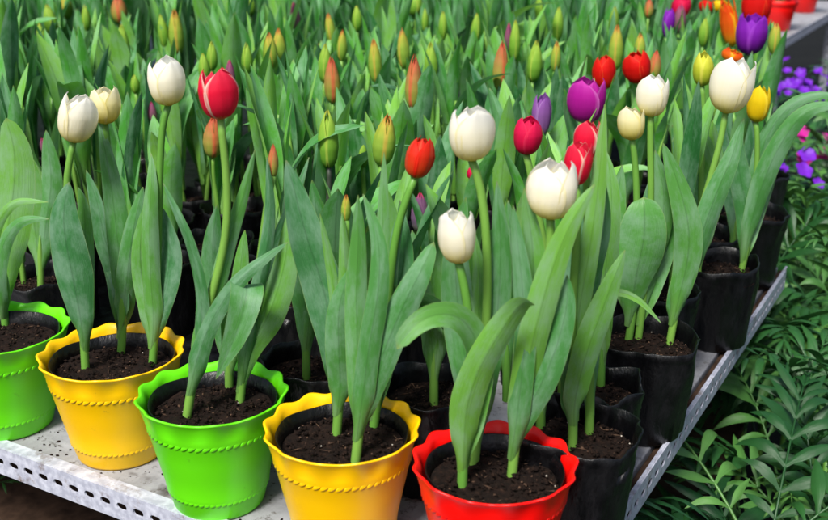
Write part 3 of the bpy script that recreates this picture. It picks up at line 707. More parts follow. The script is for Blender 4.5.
RT = [
 ('lilac', 541, 117, 18, 42, 'lilac closed tulip bud just right of and above the crimson bud', 2, .31),
 ('magenta', 587, 102, 34, 44, 'large magenta purple tulip above the red and white pair', 3, .33, .66),
 ('red', 604, 73, 21, 34, 'small red tulip left of the leaning red tulip, above the cream ones', -2, .33, .5),
 ('red', 637, 68, 25, 32, 'red tulip leaning left above the white and cream tulips', -14, .33, .6),
 ('purple', 751, 36, 28, 38, 'vivid purple tulip at the top right, in front of a red bloom', 0, .36, .6, .08),
 ('red', 757, 8, 26, 34, 'red tulip at the top edge right behind the vivid purple one', 3, .36, .7),
 ('orange', 730, 26, 16, 42, 'orange flame like tulip left of the vivid purple one', -14, .36, .62, .12),
 ('purple', 668, 24, 11, 28, 'narrow purple bud near the top, left of the orange flame like tulip', 4, .34, .4),
 ('crimson', 681, 8, 18, 20, 'small dark pink bloom at the top edge above the narrow purple bud', 10, .35, .6),
 ('red', 707, 7, 14, 13, 'tiny red bloom at the top edge left of the orange tulip', 0, .35, .6),
 ('yellow', 718, 6, 10, 12, 'tiny yellow bloom at the top edge beside the tiny red one', 0, .35, .6),
 ('orange', 732, 57, 20, 12, 'small orange yellow bloom low behind the tall ivory tulip', 20, .33, .6),
 ('crimson', 472, 174, 10, 12, 'tiny crimson bud peeking out under the large white tulip', 10, .25),
 ('budgreyviolet', 420, 212, 16, 34, 'grey violet bud with a pink tip below the orange red tulip', 0, .235),
 ('budgreen', 328, 139, 18, 48, 'plump bright green bud on a dark stem, left of the yellow and red bud', 0, .31),
 ('budyellow', 385, 139, 20, 44, 'fat yellow green bud edged with red, left above the orange red tulip', 8, .31),
 ('budred', 414, 82, 15, 45, 'pinkish orange bud standing above the orange red tulip', 2, .34),
 ('budgreen', 431, 62, 12, 35, 'green bud with a red speck right of the pinkish orange bud', -2, .34),
 ('budyellow', 375, 60, 12, 38, 'slim yellow green bud with orange tip, upper left of the pinkish orange bud', -3, .34),
 ('budyellow', 403, 48, 11, 33, 'yellow green bud with red tip between the slim yellow and the green bud', -4, .34),
 ('budred', 332, 80, 14, 38, 'orange tinged bud above the plump bright green bud', 0, .33),
 ('budgreen', 325, 62, 12, 34, 'light green bud overlapping the orange tinged bud', 3, .34),
 ('budyellow', 342, 45, 9, 26, 'small orange tipped bud right of the light green pair', 3, .34),
 ('budyellow', 330, 28, 9, 26, 'small red tipped bud above the light green pair', -6, .34),
 ('budgreen', 357, 18, 9, 22, 'small pale green bud near the top, above the slim yellow green bud', 0, .35),
 ('budgreen', 363, 154, 8, 24, 'thin small green bud between the plump green and the fat yellow bud', 0, .27),
 ('budgreen', 443, 25, 8, 24, 'small green bud near the top, right of centre', 0, .34),
 ('budgreen', 415, 4, 14, 20, 'green bud cut by the top edge near the middle', 0, .35),
 ('budgreen', 425, 20, 6, 20, 'very thin green bud under the bud at the top edge', 0, .34),
 ('budred', 501, 65, 13, 41, 'tall brownish red tipped bud above the large white tulip, to its right', 3, .34),
 ('budpink', 508, 38, 7, 26, 'thin dusky pink bud behind the tall brownish bud', 2, .34),
 ('budgreen', 515, 40, 10, 34, 'green bud directly right behind the tall brownish bud', 0, .34),
 ('budgreen', 535, 61, 13, 34, 'plump green bud above the lilac bud', 4, .34),
 ('budgreen', 540, 7, 9, 22, 'yellowish green bud cut by the top edge, right of centre', 0, .35),
 ('budgreen', 558, 24, 10, 28, 'green bud near the top, left above the small red tulip', 0, .34),
 ('budyellow', 616, 47, 13, 38, 'yellow bud with red tip between the two red tulips, higher up', 0, .34),
 ('budyellow', 640, 46, 10, 22, 'small orange tipped bud just above the leaning red tulip', 0, .35),
 ('budred', 655, 65, 11, 26, 'orange bud on the right side of the leaning red tulip', 3, .33),
 ('budgreen', 614, 20, 9, 24, 'dull green bud near the top, above the yellow bud with red tip', 0, .35),
 ('budpink', 680, 18, 11, 24, 'tan pink bud near the top right of the narrow purple bud', 0, .34),
 ('budgreen', 704, 32, 9, 24, 'greyish green bud above the yellow green closed tulip', 0, .34),
 ('budyellow', 775, 38, 11, 26, 'green bud with red tip right of the vivid purple tulip', 0, .36),
 ('budred', 213, 136, 17, 36, 'yellow orange bud right below the scarlet tulip', 4, .27),
 ('budgreen', 204, 67, 10, 24, 'green bud just left above the scarlet tulip', 0, .33),
 ('budgreen', 212, 56, 10, 24, 'green bud directly above the scarlet tulip', 4, .34),
 ('budpink', 230, 74, 9, 26, 'reddish bud just right above the scarlet tulip', 2, .33),
 ('budgreen', 247, 58, 10, 26, 'green bud with a red speck, second right from the scarlet tulip top', 2, .34),
 ('budyellow', 270, 50, 13, 30, 'light green bud with pink tip left in the pair above the crossing leaves', -3, .34),
 ('budyellow', 279, 47, 12, 32, 'orange tipped bud right in the pair above the crossing leaves', 2, .34),
 ('budyellow', 176, 31, 13, 38, 'yellow green bud with pointed red tip above the straight white tulip', 0, .34),
 ('budgreen', 163, 31, 9, 28, 'grey green bud half hidden left of the red tipped bud above the white tulip', -3, .34),
 ('budgreen', 123, 43, 11, 34, 'green bud with a rosy tip above the cream tulip', -1, .33),
 ('budred', 119, 9, 14, 24, 'dark reddish bud at the top edge, upper left', 0, .35),
 ('budgreen', 50, 19, 12, 27, 'pale grey green bud near the top left corner', -6, .34),
 ('budgreen', 42, 38, 9, 27, 'thin green bud with pink tip near the top left corner', -4, .33),
 ('budyellow', 66, 5, 11, 22, 'dull yellow green bud at the top edge near the left corner', 0, .35),
 ('budgreen', 135, 84, 8, 16, 'tiny green bud low beside the cream tulip', 0, .29),
 ('budpink', 152, 112, 8, 18, 'small dusky pink bud under the straight white tulip, to its left', 0, .28),
 ('budpink', 44, 146, 7, 14, 'tiny pink tipped bud left below the leaning white tulip', -6, .26),
 ('budgreen', 250, 5, 9, 18, 'green bud at the top edge above the scarlet tulip, to its right', 0, .35),
 ('budpink', 295, 16, 9, 24, 'pinkish grey bud near the top, right of the orange tipped pair', -4, .35),
 ('budgreen', 86, 18, 8, 22, 'slender green bud near the top between the corner buds and the dark reddish bud', 2, .34),
 ('budred', 649, 8, 8, 16, 'small reddish bud at the top edge left of the narrow purple bud', 0, .36),
 ('budgreen', 476, 28, 9, 26, 'green bud near the top above the large white tulip', 2, .34),
 ('budyellow', 556, 56, 9, 26, 'slim yellow tipped bud just right of the plump green bud', 2, .34),
]
for r in RT:
    row_tulip(*r[:8], close=r[8] if len(r) > 8 else .5, flick=r[9] if len(r) > 9 else 0, dark=(r[1] == 328), jag=.12 if r[0] == 'orange' else 0)
# dark stemmed plants standing right behind the pots, mostly stem and leaf
BACKSTEMS = [((306, 374), [([(306, 360), (307, 320), (300, 270), (291, 225), (286, 190)], 30), ([(306, 350), (312, 290), (318, 230), (312, 180)], 26)]),
  ((434, 398), [([(434, 385), (430, 330), (418, 280), (412, 230)], 26), ([(434, 380), (440, 320), (446, 260), (440, 200)], 30)]),
  ((507, 390), [([(507, 380), (506, 310), (512, 250), (508, 200)], 26)]),
  ((541, 428), [([(541, 415), (545, 350), (553, 300), (556, 250)], 24)]),
  ((653, 306), [([(653, 296), (652, 250), (660, 200), (672, 160)], 24), ([(653, 296), (658, 250), (675, 220), (683, 180)], 24)]),
  ((40, 285), [([(40, 275), (36, 230), (28, 180), (18, 140)], 34), ([(40, 275), (46, 230), (52, 180), (46, 130)], 26)])]
BL = ['leafy tulip on a bare pale stem in the dark gap between green and yellow pot', 'leafy tulip on a bare stem in the dark gap behind the drooping leaf',
      'leafy tulip seen as a stem behind the wide leaves of the red pot', 'leafy tulip stem rising just behind the right rim of the red pot',
      'leafy tulip behind the huge oval leaf, its stem in the shaded bag', 'leafy tulip standing behind the left green pot']
for (b, lv), lb in zip(BACKSTEMS, BL):
    tulip(b, lb, stem=[b, (b[0], b[1] - 50), (b[0] - 2, b[1] - 110)], leaves=[(p, w, N_()) for p, w in lv])

# rows of bags behind (seen only dimly between the stems)
GRID = []
def covered(b, d=.05): return any((Vector((b.x - q.x, b.y - q.y))).length < d for q in BAGS) or any((Vector((b.x - q.x, b.y - q.y))).length < r for q, r in POTS)
COVER = []
for b in sorted(ALLBASES, key=lambda v: v.y):
    if b.y > 2.05 or edge_d(b) < .16 or covered(b) or any((Vector((b.x - q.x, b.y - q.y))).length < .046 for q in COVER): continue
    c = Vector((b.x, b.y, SOIL))
    for q in list(BAGS[:NBAG]) + COVER + [p for p, r in POTS]:
        d = Vector((c.x - q.x, c.y - q.y, 0)); need = .112 if q not in [p for p, r in POTS] else .13
        if d.length < need: c += d.normalized() * min(.036, need - d.length)
    d = Vector((c.x - b.x, c.y - b.y, 0))
    if d.length > .04: c = Vector((b.x, b.y, SOIL)) + d.normalized() * .04
    COVER.append(c)
o0 = Vector((BAGS[2].x, BAGS[2].y, 0))
for i in range(-2, 30):
    for j in range(-3, 30):
        p = o0 + E1 * (.132 * i + .02) + E2 * (.132 * j + .06)
        if edge_d(p) < .05 or front_d(p) < .235 or ((p - BAGS[4]).dot(E2) > .05 and edge_d(p) < .2): continue
        q = Vector((p.x, p.y, SOIL)); px, py, dep = proj(q)
        if (p - BAGS[4]).dot(E2) > .0 and px > 746: continue
        if q.y > 4.1 or dep < .2 or px < -140 or px > 940: continue
        if any((Vector((b.x, b.y)) - Vector((p.x, p.y))).length < .112 for b in BAGS[:NBAG] + COVER): continue
        if any((Vector((b.x, b.y)) - Vector((p.x, p.y))).length < r + .055 for b, r in POTS): continue
        GRID.append(q + Vector((random.uniform(-.008, .008), random.uniform(-.008, .008), 0)))
GRID += COVER
GRID.sort(key=lambda p: p.y)
proto_bags = []
k = 0
for g in GRID:
    if g.y > 2.05: continue
    lb = 'black grow bag in deep shade among the tulip stems behind the coloured pots'
    if k < 3: b = bag(g, lb, 40 + k, .055, .112, 'shaded grow bags behind the coloured pots'); proto_bags.append(b)
    else:
        b = copy_thing(proto_bags[k % 3]); b.location = (g.x, g.y, TZ + .001); b.rotation_euler.z = random.uniform(0, 6)
    k += 1

# =================================================================== the dense rows: leafy tulips
for n_, e in enumerate(EXTRA): bag(e, 'black grow bag hidden low at the back right under the purple and red blooms', 70 + n_, .055, .115, 'rear right grow bags')
PR = []
for s in range(14):
    rnd = random.Random(500 + s)
    root = thing('tulip', (0, 0, -50), 'leafy tulip without a visible flower in the dense rows behind the pots', 'tulip', 'leafy tulips in the dense rows')
    hh = rnd.uniform(.27, .32)
    V, Fc = tube_geo([Vector((0, 0, -.01)), Vector((rnd.uniform(-.01, .01), rnd.uniform(-.01, .01), .12)), Vector((rnd.uniform(-.015, .015), rnd.uniform(-.015, .015), .20))], .004, 6, 6)
    mesh_obj('stem', V, Fc, None, STEM, root)
    for g in wild_leaves(rnd, rnd.choice([3, 4, 4, 5]), hh): mesh_obj('leaf', *g, LEAFB, root)
    PR.append(root)
cands = []
rg = random.Random(3)
for g in GRID:
    for q in range(3 if g.y < 2.6 else 2):
        a = rg.uniform(0, 2) + q * 2.1; rr = rg.uniform(.015, .034)
        cands.append(g + Vector((math.cos(a) * rr, math.sin(a) * rr, 0)))
for b in BAGS[5:7]: cands.append(Vector((b.x, b.y, SOIL)))
cands.sort(key=lambda p: p.y)
used = []; count = 0; far = []; thin = random.Random(9)
def fits(p, s):
    if any((p - b).length < .034 for b in ALLBASES if abs(p.y - b.y) < .05): return 0
    pxt, pyt, dep = proj(p + ZAX * (.31 * s)); px0, py0, _ = proj(p); hw = .030 / dep * F
    for (fx, fy, fw, fh, fd) in FLOWERS:
        if fd > dep - .015 and abs(fx - (pxt if abs(py0 - fy) > 20 else px0)) < fw + hw and pyt < fy + fh + 2:
            lim = fy + fh * .8
            if py0 <= lim + 15: return 0
            s2 = s * (py0 - lim) / (py0 - pyt)
            if s2 < .68: return 0
            s = s2; pxt, pyt, dep = proj(p + ZAX * (.31 * s))
    return s
for p in cands:
    s0 = rg.uniform(.9, 1.15) + (.08 if p.y > 2 else 0)
    for t_ in range(7):
        q = p if t_ == 0 else p + Vector((rg.uniform(-.028, .028), rg.uniform(-.028, .028), 0))
        if t_ and any((q - u[0]).length < .03 for u in used[-40:]): continue
        s = fits(q, s0)
        if s: used.append((q, s)); break
used.sort(key=lambda u: u[0].y)
MAXI = 300 - len(ALLBASES) - 4
for i, (p, s) in enumerate(used):
    if i < MAXI:
        r = copy_thing(PR[rg.randrange(len(PR))])
        r.location = p; r.rotation_euler = (R(rg.uniform(-4, 4)), R(rg.uniform(-4, 4)), rg.uniform(0, 6.3)); r.scale = (1, 1, s) if s < .85 else (s, s, s)
    else: far.append((p, s))
gs = []
for p, s in far:
    pr = PR[rg.randrange(len(PR))]; M = Matrix.Translation(p) @ Matrix.Rotation(rg.uniform(0, 6.3), 4, 'Z') @ Matrix.Scale(s, 4)
    for ch in pr.children:
        if ch.name.startswith('stem'): continue
        me = ch.data; uv = [(0, 0)] * len(me.vertices)
        for l, d in zip(me.loops, me.uv_layers[0].data): uv[l.vertex_index] = tuple(d.uv)
        gs.append(([M @ v.co for v in me.vertices], [tuple(f.vertices) for f in me.polygons], uv))
if gs:
    tag(mesh_obj('tulip_foliage', *merge(gs), LEAFB), 'mass of tulip leaves filling the far rows towards the top of the picture', 'tulip foliage', None, 'stuff')
for r in PR:
    for c in list(r.children): bpy.data.objects.remove(c)
    bpy.data.objects.remove(r)
print('tulips placed', len(ALLBASES), 'rows', len(used), 'far', len(far), 'bags', len(BAGS))

# =================================================================== table
def local_frame(o):      # table coordinates: x along -E1 (to the right), y along E2 (to the back)
    o.matrix_world = Matrix.Translation(CORNER) @ Matrix(((-E1.x, E2.x, 0, 0), (-E1.y, E2.y, 0, 0), (0, 0, 1, 0), (0, 0, 0, 1)))
def slotted(length, h, pitch, sw, sh, n=16, rows=1):
    """strip in the XZ plane, x 0..length, z 0..-h, pierced by oval slots"""
    V = []; Fc = []; m = int(length / pitch); rh = h / rows
    for q in range(rows):
        for c in range(m):
            cx = (c + .5) * pitch; cz = -(q + .5) * rh; o = len(V)
            for k in range(n):
                a = 2 * math.pi * (k + .5) / n; ca, sa = math.cos(a), math.sin(a)
                V.append((cx + (sw / 2) * math.copysign(abs(ca) ** .7, ca), 0, cz + (sh / 2) * math.copysign(abs(sa) ** .7, sa)))
            for k in range(n):
                a = 2 * math.pi * (k + .5) / n; ca, sa = math.cos(a), math.sin(a); mx = max(abs(ca), abs(sa))
                V.append((cx + pitch / 2 * ca / mx, 0, cz + rh / 2 * sa / mx))
            # corners: snap the nearest diagonal points
            for k in range(n):
                v = V[o + n + k]; dx = v[0] - cx; dz = v[2] - cz
                if abs(abs(dx) / (pitch / 2) - abs(dz) / (rh / 2)) < .42 and n == 16 and (k % 4) in (1, 2):
                    V[o + n + k] = (cx + math.copysign(pitch / 2, dx), 0, cz + math.copysign(rh / 2, dz)) if (k % 4) == 1 else v
            for k in range(n):
                k2 = (k + 1) % n; Fc.append((o + k, o + n + k, o + n + k2, o + k2))
    return V, Fc
table = thing('display_table', CORNER, 'low display table of slotted white steel with a dirty pale top, carrying the coloured pots', 'table')
local_frame(table)
LX, LY = 3.6, 4.4
def box(x0, x1, y0, y1, z0, z1):
    V = [(x, y, z) for x in (x0, x1) for y in (y0, y1) for z in (z0, z1)]
    return V, [(0, 1, 3, 2), (4, 6, 7, 5), (0, 4, 5, 1), (2, 3, 7, 6), (0, 2, 6, 4), (1, 5, 7, 3)]
def put(name, V, Fc, mat, parent, solid=None, bevel=None, M=None):
    if M is not None: V = [M @ Vector(v) for v in V]
    o = mesh_obj(name, V, Fc, None, mat, parent, False)
    if bevel:
        b = o.modifiers.new('b', 'BEVEL'); b.width = bevel; b.segments = 2
    if solid:
        s = o.modifiers.new('s', 'SOLIDIFY'); s.thickness = solid; s.offset = 0
    return o
YE = (BAGS[4] - CORNER).dot(E2) + .10
put('board', *box(-LX, -.016, .016, YE, -.014, -.0), BOARD, table, bevel=.002)
put('rear_board', *box(-LX, -.80, YE + .004, LY, -.014, -.0), WOODE, table, bevel=.002)  # dark wood colour chosen to stand in for shadow under the rear rows
put('wood_strip', *box(-.0145, -.003, .016, YE, -.022, -.005), WOODE, table, bevel=.002)
V, Fc = slotted(LX, .034, .0235, .0140, .0078)
put('front_rail', V, Fc, STEEL, table, .0018, M=Matrix.Translation((-LX, 0, .003)))
V, Fc = box(-LX, .0, .001, .0155, .0015, .0033); put('front_flange', V, Fc, STEEL, table)
V, Fc = slotted(YE, .032, .0235, .0140, .0085)
put('side_rail', V, Fc, STEEL, table, .0018, M=Matrix.Translation((0, 0, .003)) @ Matrix.Rotation(R(90), 4, 'Z'))
V, Fc = box(-.0045, -.001, .02, YE, .0015, .0033); put('side_flange', V, Fc, STEEL, table)
for (x, y) in ((-.02, .02), (-1.75, .02), (-.40, YE - .03), (-3.5, .02), (-.18, 4.3), (-1.75, 4.3), (-3.5, 4.3)):
    V, Fc = slotted(TZ - .04, .034, .047, .02, .0075); M = Matrix.Translation((x, y, -.038)) @ Matrix.Rotation(R(90), 4, 'Y')
    V2, F2 = slotted(TZ - .04, .034, .047, .02, .0075); M2 = M @ Matrix.Rotation(R(90), 4, 'X')
    a = [M @ Vector(v) for v in V]; b = [M2 @ Vector(v) for v in V2]
    put('leg', a + b, Fc + [tuple(i + len(a) for i in f) for f in F2], STEEL, table, .0018)
V, Fc = slotted(LX, .034, .0235, .0140, .0078)
put('lower_rail', V, Fc, STEEL, table, .0018, M=Matrix.Translation((-LX, .006, -.30)))
put('lower_board', *box(-LX, -.04, .02, 1.2, -.315, -.302), WOODE, table)
bed = thing('gap_shade_sheet', CORNER, 'black sheet added to stand in for the deep shade under the tulip rows', 'shade sheet'); local_frame(bed)  # added black sheet: darkens the gaps behind the pots in place of shade
V = []; Fc = []; nx_, ny_ = 60, 60
for i in range(nx_ + 1):
    for j in range(ny_ + 1):
        y = .205 + (LY - .3) * j / ny_; x = -LX + .05 + (LX - (.30 if y < YE - .03 else .86)) * i / nx_; V.append((x, y + (.01 * math.sin(i * .9) if j == 0 else 0), .004 + .003 * noise.noise(Vector((x * 9, y * 9, 0)))))
for i in range(nx_):
    for j in range(ny_):
        a = i * (ny_ + 1) + j; Fc.append((a, a + ny_ + 1, a + ny_ + 2, a + 1))
mesh_obj('sheet', V, Fc, None, BLACKP, bed)
# dirt lying on the board
rnd = random.Random(5); V = []; Fc = []
for _ in range(520):
    x = -rnd.uniform(.05, 1.6); y = abs(rnd.gauss(.06, .06)) + .02; s = rnd.uniform(.0006, .0022) * (2.2 if rnd.random() < .06 else 1); o = len(V)
    for p in ((1, 0, 0), (-1, 0, 0), (0, 1, 0), (0, -1, 0), (0, 0, .8)): V.append((x + p[0] * s * rnd.uniform(.6, 1.6), y + p[1] * s * rnd.uniform(.6, 1.6), .0003 + p[2] * s))
    Fc += [(o, o + 2, o + 4), (o + 2, o + 1, o + 4), (o + 1, o + 3, o + 4), (o + 3, o, o + 4)]
dirt = mesh_obj('soil_crumbs', V, Fc, None, SOILM); local_frame(dirt); tag(dirt, 'dark soil crumbs spilled over the pale board around the pots', 'spilled soil', None, 'stuff')

# =================================================================== ground
g = mesh_obj('ground', [(-120, -60, 0), (120, -60, 0), (120, 180, 0), (-120, 180, 0)], [(0, 1, 2, 3)], None, GROUND, None, False); tag(g, kind='structure')

# =================================================================== palms on the ground right of the table
def frond_geo(rnd, L, az, pitch0, droop, llen):
    d = Vector((math.cos(az), math.sin(az), 0)); P = [Vector((0, 0, 0))]; K = 8
    for k in range(1, K + 1):
        a = R(pitch0) - R(droop) * (k / K) ** 1.4; P.append(P[-1] + (d * math.cos(a) + ZAX * math.sin(a)) * (L / K))
    V, Fc = tube_geo(P, lambda t: .0022 * (1.1 - t * .8), 5, 12); gs = [(V, Fc, [(0.5, .5)] * len(V))]
    n = rnd.randint(8, 11); C = spline(P, 60)
    side = Vector((-d.y, d.x, 0))
    for i in range(n):
        t = .26 + .72 * i / (n - 1); c = C[int(t * 60)]; T = (C[min(60, int(t * 60) + 1)] - C[int(t * 60) - 1]).normalized(); U = T.cross(side).normalized()
        if U.z < 0: U = -U
        for sg in (-1, 1):
            ang = R(62 - 40 * (t - .26) / .72 + rnd.uniform(-14, 14)); l = llen * math.sin(math.pi * (.22 + .66 * (t - .26) / .72)) * rnd.uniform(.85, 1.1)
            D = (T * math.cos(ang) + side * sg * math.sin(ang) + U * rnd.uniform(.0, .5)).normalized()
            dr = rnd.uniform(.2, 1.0); Q = [c, c + D * l * .35, c + D * l * .7 - ZAX * l * dr * .25, c + D * l * .98 - ZAX * l * dr * .6]
            gs.append(leaf_geo(Q, l * rnd.uniform(.145, .20), U, cv=-1, th=rnd.uniform(30, 70), wrap=False, nx=4, ny=7, tm=.38, q=1, wave=.03, rnd=rnd))
    return merge(gs)
FR = []
def make_palm(seed, hgt):
    rnd = random.Random(seed)
    root = thing('palm_plant', (0, 0, -50), 'small feathery palm in the thicket on the ground right of the table', 'palm', 'small palms crowded beside the table')
    V, Fc = tube_geo([Vector((0, 0, 0)), Vector((.004, 0, hgt * .25)), Vector((0, .004, hgt * .5))], .005, 6, 5); mesh_obj('stem', V, Fc, None, STEM, root)
    nf = rnd.randint(10, 12)
    for k in range(nf):
        g = frond_geo(rnd, rnd.uniform(.20, .32), k * 2.4 + rnd.uniform(-.3, .3), rnd.uniform(48, 86) - (k < 4) * 14, rnd.uniform(40, 85), rnd.uniform(.075, .115))
        zz = hgt * rnd.uniform(.25, .6); o = mesh_obj('frond', [Vector(v) + ZAX * zz for v in g[0]], g[1], g[2], PALM, root)
    return root
PP = [make_palm(900 + s, .60) for s in range(5)]
np_ = 0; rp = random.Random(77); n0 = Vector((-E1.x, -E1.y, 0))
for i in range(0, 30):
    for j in range(-1, 16):
        p = Vector((EDGE.x, EDGE.y, 0)) + E2 * (-.55 + .16 * i) + n0 * (.11 + .16 * j) + Vector((rp.uniform(-.05, .05), rp.uniform(-.05, .05), 0))
        px, py, dep = proj(p + ZAX * .45)
        if dep < .35 or px > 900 or px < 400 or py > 640 or p.y > 4.2: continue
        if p.y > 2.5 and rp.random() < .15: continue
        if j == -1 and p.y < 1.62: continue
        r = copy_thing(PP[np_ % 5]); np_ += 1
        r.location = p; s = rp.uniform(.9, 1.12) ; r.scale = (s, s, s); r.rotation_euler = (0, 0, rp.uniform(0, 6.3))
        r.location.z = 0; zs = 1.06 + .14 * sm((p.y - .9) / .8) - (.04 if j == 0 and p.y < 1.5 else 0); r.scale = (s, s, s * zs)
# under the front of the table
for (px, py) in ((20, 560), (110, 600), (215, 640), (-60, 540)):
    c = on_z(px, py, .25); r = copy_thing(PP[rp.randrange(5)]); r.location = (c.x, c.y + .1, 0); r.rotation_euler = (0, 0, rp.uniform(0, 6)); r.scale = (.62,) * 3
    r['label'] = 'small palm half hidden in the dark under the front rail of the table'; r['group'] = 'small palms below the front rail'
for r in PP:
    for c in list(r.children): bpy.data.objects.remove(c)
    bpy.data.objects.remove(r)
print('palms', np_)

# =================================================================== purple bedding flowers on the far right
def blossom_geo(rnd, c, r, nrm):
    X = nrm.cross(Vector((.3, .9, .1))).normalized(); Y = nrm.cross(X); V = [c]; Fc = []; n = 25
    for ring, rr, up in ((0, .5, .12), (1, 1, .3)):
        for k in range(n):
            a = 2 * math.pi * k / n; w = .72 + .28 * abs(math.cos(2.5 * a)); V.append(c + (X * math.cos(a) + Y * math.sin(a)) * (r * rr * (w if ring else 1)) + nrm * r * up)
    for k in range(n):
        k2 = (k + 1) % n; Fc.append((0, 1 + k, 1 + k2)); Fc.append((1 + k, 1 + n + k, 1 + n + k2, 1 + k2))
    return V, Fc
def bedding(px, py, z, mat, label, seed, nb=12, r0=.11):
    rnd = random.Random(seed); c = on_z(px, py, z); root = thing('bedding_plant', (c.x, c.y, 0), label, 'flowering plant', 'flowering plants beyond the palms')
    gs = []
    for _ in range(150):
        a = rnd.uniform(0, 6.3); rr = r0 * 1.15 * math.sqrt(rnd.random()); h = z * rnd.uniform(.45, 1) ; b = Vector((rr * math.cos(a), rr * math.sin(a), h)); d = Vector((math.cos(a + rnd.uniform(-1, 1)), math.sin(a + rnd.uniform(-1, 1)), rnd.uniform(-.2, .5)))
        gs.append(leaf_geo([b, b + d * .025, b + d * .05 - ZAX * .006], rnd.uniform(.012, .022), Vector((0, 0, 1)), wrap=False, th=30, nx=2, ny=4, rnd=rnd))
    V, Fc = tube_geo([Vector((0, 0, 0)), Vector((.005, 0, z * .4)), Vector((0, 0, z * .8))], .006, 6, 5); mesh_obj('stem', V, Fc, None, STEM, root)
    mesh_obj('foliage', *merge(gs), PALM, root)
    for k in range(nb):
        a = rnd.uniform(0, 6.3); rr = r0 * math.sqrt(rnd.random()); cc = Vector((rr * math.cos(a), rr * math.sin(a), z + .02 + rnd.uniform(-.05, .03)))
        V, Fc = blossom_geo(rnd, cc, rnd.uniform(.016, .024), Vector((rnd.uniform(-.5, .5), rnd.uniform(-.9, -.1), .8)).normalized()); mesh_obj('blossom', V, Fc, None, mat, root)
bedding(812, 84, .5, VIOLET, 'plant with violet blossoms beside the steel leg at the far right', 1, 22, .15)
bedding(836, 100, .5, VIOLET, 'violet flowered plant cut by the right picture edge below the leg', 2, 18, .13)
bedding(792, 96, .46, VIOLET, 'violet flowered plant low in shade left of the others', 3, 10, .1)
bedding(824, 150, .6, PINKB, 'plant with magenta blossoms at the right picture edge among palms', 4, 14, .08)
bedding(800, 172, .58, VIOLET, 'sparse violet plant among the palms just left of the magenta one', 5, 6, .08)
bedding(834, 176, .58, VIOLET, 'sparse violet plant at the right edge below the magenta one', 6, 6, .08)
bedding(762, 62, .5, VIOLET, 'violet flowered plant in shade behind the green bud with red tip', 7, 8, .12)

# =================================================================== second table with red pots, far right
A = on_z(742, 64, TZ); Bq = on_z(836, 10, TZ)
dv = Vector((Bq.x - A.x, Bq.y - A.y, 0)).normalized(); nv = Vector((-dv.y, dv.x, 0))
if nv.x > 0 and False: nv = -nv
t2 = thing('display_table', A, 'further display table with a slotted steel leg and red pots on it, top right', 'table')
t2.matrix_world = Matrix.Translation((A.x, A.y, TZ)) @ Matrix(((dv.x, nv.x, 0, 0), (dv.y, nv.y, 0, 0), (0, 0, 1, 0), (0, 0, 0, 1)))
LEN = 3.2
put('board', *box(-.1, LEN, .004, 1.0, -.014, 0), BOARD, t2)
V, Fc = slotted(LEN, .045, .047, .026, .011); put('side_rail', V, Fc, STEEL, t2, .002, M=Matrix.Translation((-.1, 0, .003)))
lg = on_z(800, 40, TZ); u0 = (Vector((lg.x, lg.y, 0)) - Vector((A.x, A.y, 0))).dot(dv)
for u, w in ((u0, .0), (u0 + 1.7, 0), (u0 , .95), (.1, .95)):
    V, Fc = slotted(TZ - .045, .045, .047, .024, .010); M = Matrix.Translation((u, w + .002, -.045)) @ Matrix.Rotation(R(90), 4, 'Y')
    M2 = M @ Matrix.Rotation(R(90), 4, 'X'); a = [M @ Vector(v) for v in V]; b = [M2 @ Vector(v) for v in V]
    put('leg', a + b, Fc + [tuple(i + len(a) for i in f) for f in Fc], STEEL, t2, .002)
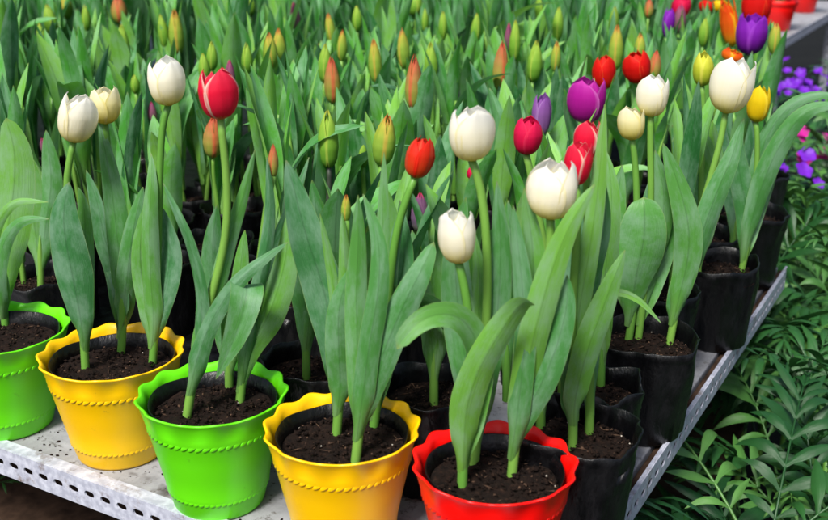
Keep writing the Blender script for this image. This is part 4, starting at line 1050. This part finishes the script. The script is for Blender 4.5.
def red_pot(px, py, label, seed, rr=.09):
    c = on_z(px, py, TZ + .003); root = thing('flower_pot', (c.x, c.y, TZ + .002), label, 'flower pot', 'plain red pots on the further table')
    P = [(rr * .62, 0, 0), (rr * .68, .002, 0), (rr * .92, .12, 0), (rr * .93, .122, 0), (rr, .124, 0), (rr * 1.02, .145, 0), (rr * .98, .147, 0), (rr * .93, .12, 0), (rr * .66, .01, 0)]
    V, Fc = lathe(P, 48); mesh_obj('body', V, Fc, None, REDP, root)
    soil_part(root, rr * .9, .118, seed, False)
    pl = thing('potted_plant', (c.x, c.y, TZ + .11), 'leafy green plant in the ' + label, 'plant', 'leafy plants in the far red pots')
    rnd = random.Random(seed)
    for k in range(26):
        a = rnd.uniform(0, 6.3); d = Vector((math.cos(a), math.sin(a), 0)); l = rnd.uniform(.1, .2)
        b = Vector((0, 0, rnd.uniform(0, .1)))
        g = leaf_geo([b, b + (d * .5 + ZAX * .8) * l * .5, b + (d * .8 + ZAX * .9) * l, b + (d * 1.3 + ZAX * .7) * l], rnd.uniform(.02, .04), -d + ZAX, wrap=False, nx=2, ny=6, rnd=rnd)
        mesh_obj('leaf', *g, LEAFB, pl)
red_pot(776, 30, 'red pot at the near end of the further table', 61)
red_pot(803, 12, 'red pot second from the near end of the further table', 62)
red_pot(826, -4, 'red pot at the top right picture corner', 63)
# small blue and yellow tag seen between the leaves
c = on_z(309, 10, TZ + .33)
tg = thing('plant_tag', (c.x, c.y, SOIL), 'blue plastic tag glimpsed between leaves at the top edge, left of centre', 'plant tag')
put('card', *box(-.012, .012, -.0008, .0008, .20, .26), plain('blue_card', lin('1c50c8'), .4), tg); put('stake', *box(-.003, .003, -.001, .001, -.02, .2), PERL, tg)
c = on_z(322, 40, TZ + .30)
tg = thing('plant_tag', (c.x, c.y, SOIL), 'yellow and blue plastic tag glimpsed between the small orange tipped buds', 'plant tag')
put('card', *box(-.007, .007, -.0008, .0008, .16, .195), plain('yellow_card', lin('e8b820'), .4), tg); put('stake', *box(-.003, .003, -.001, .001, -.02, .16), PERL, tg)

# =================================================================== light
w = bpy.data.worlds.new('World'); sc.world = w; w.use_nodes = True; nt = w.node_tree
bg = nt.nodes['Background']; sky = nt.nodes.new('ShaderNodeTexSky'); sky.sky_type = 'NISHITA'; sky.sun_disc = False
EL, AZ = 52, 205      # sun above, from behind the camera on the left
sky.sun_elevation = R(EL); sky.sun_rotation = R(AZ); sky.dust_density = 3; sky.ozone_density = 1
nt.links.new(sky.outputs[0], bg.inputs[0]); bg.inputs[1].default_value = .125
sd = bpy.data.lights.new('sun', 'SUN'); so = bpy.data.objects.new('sun', sd); link(so)
sd.energy = 5.0; sd.angle = R(14); sd.color = (1, .97, .92)
ddir = Vector((math.sin(R(AZ)) * math.cos(R(EL)), math.cos(R(AZ)) * math.cos(R(EL)), math.sin(R(EL))))
so.rotation_euler = ddir.to_track_quat('Z', 'Y').to_euler()
sc.view_settings.view_transform = 'Standard'; sc.view_settings.look = 'None'; sc.view_settings.exposure = 0
sc.cycles.max_bounces = 6; sc.cycles.transparent_max_bounces = 4
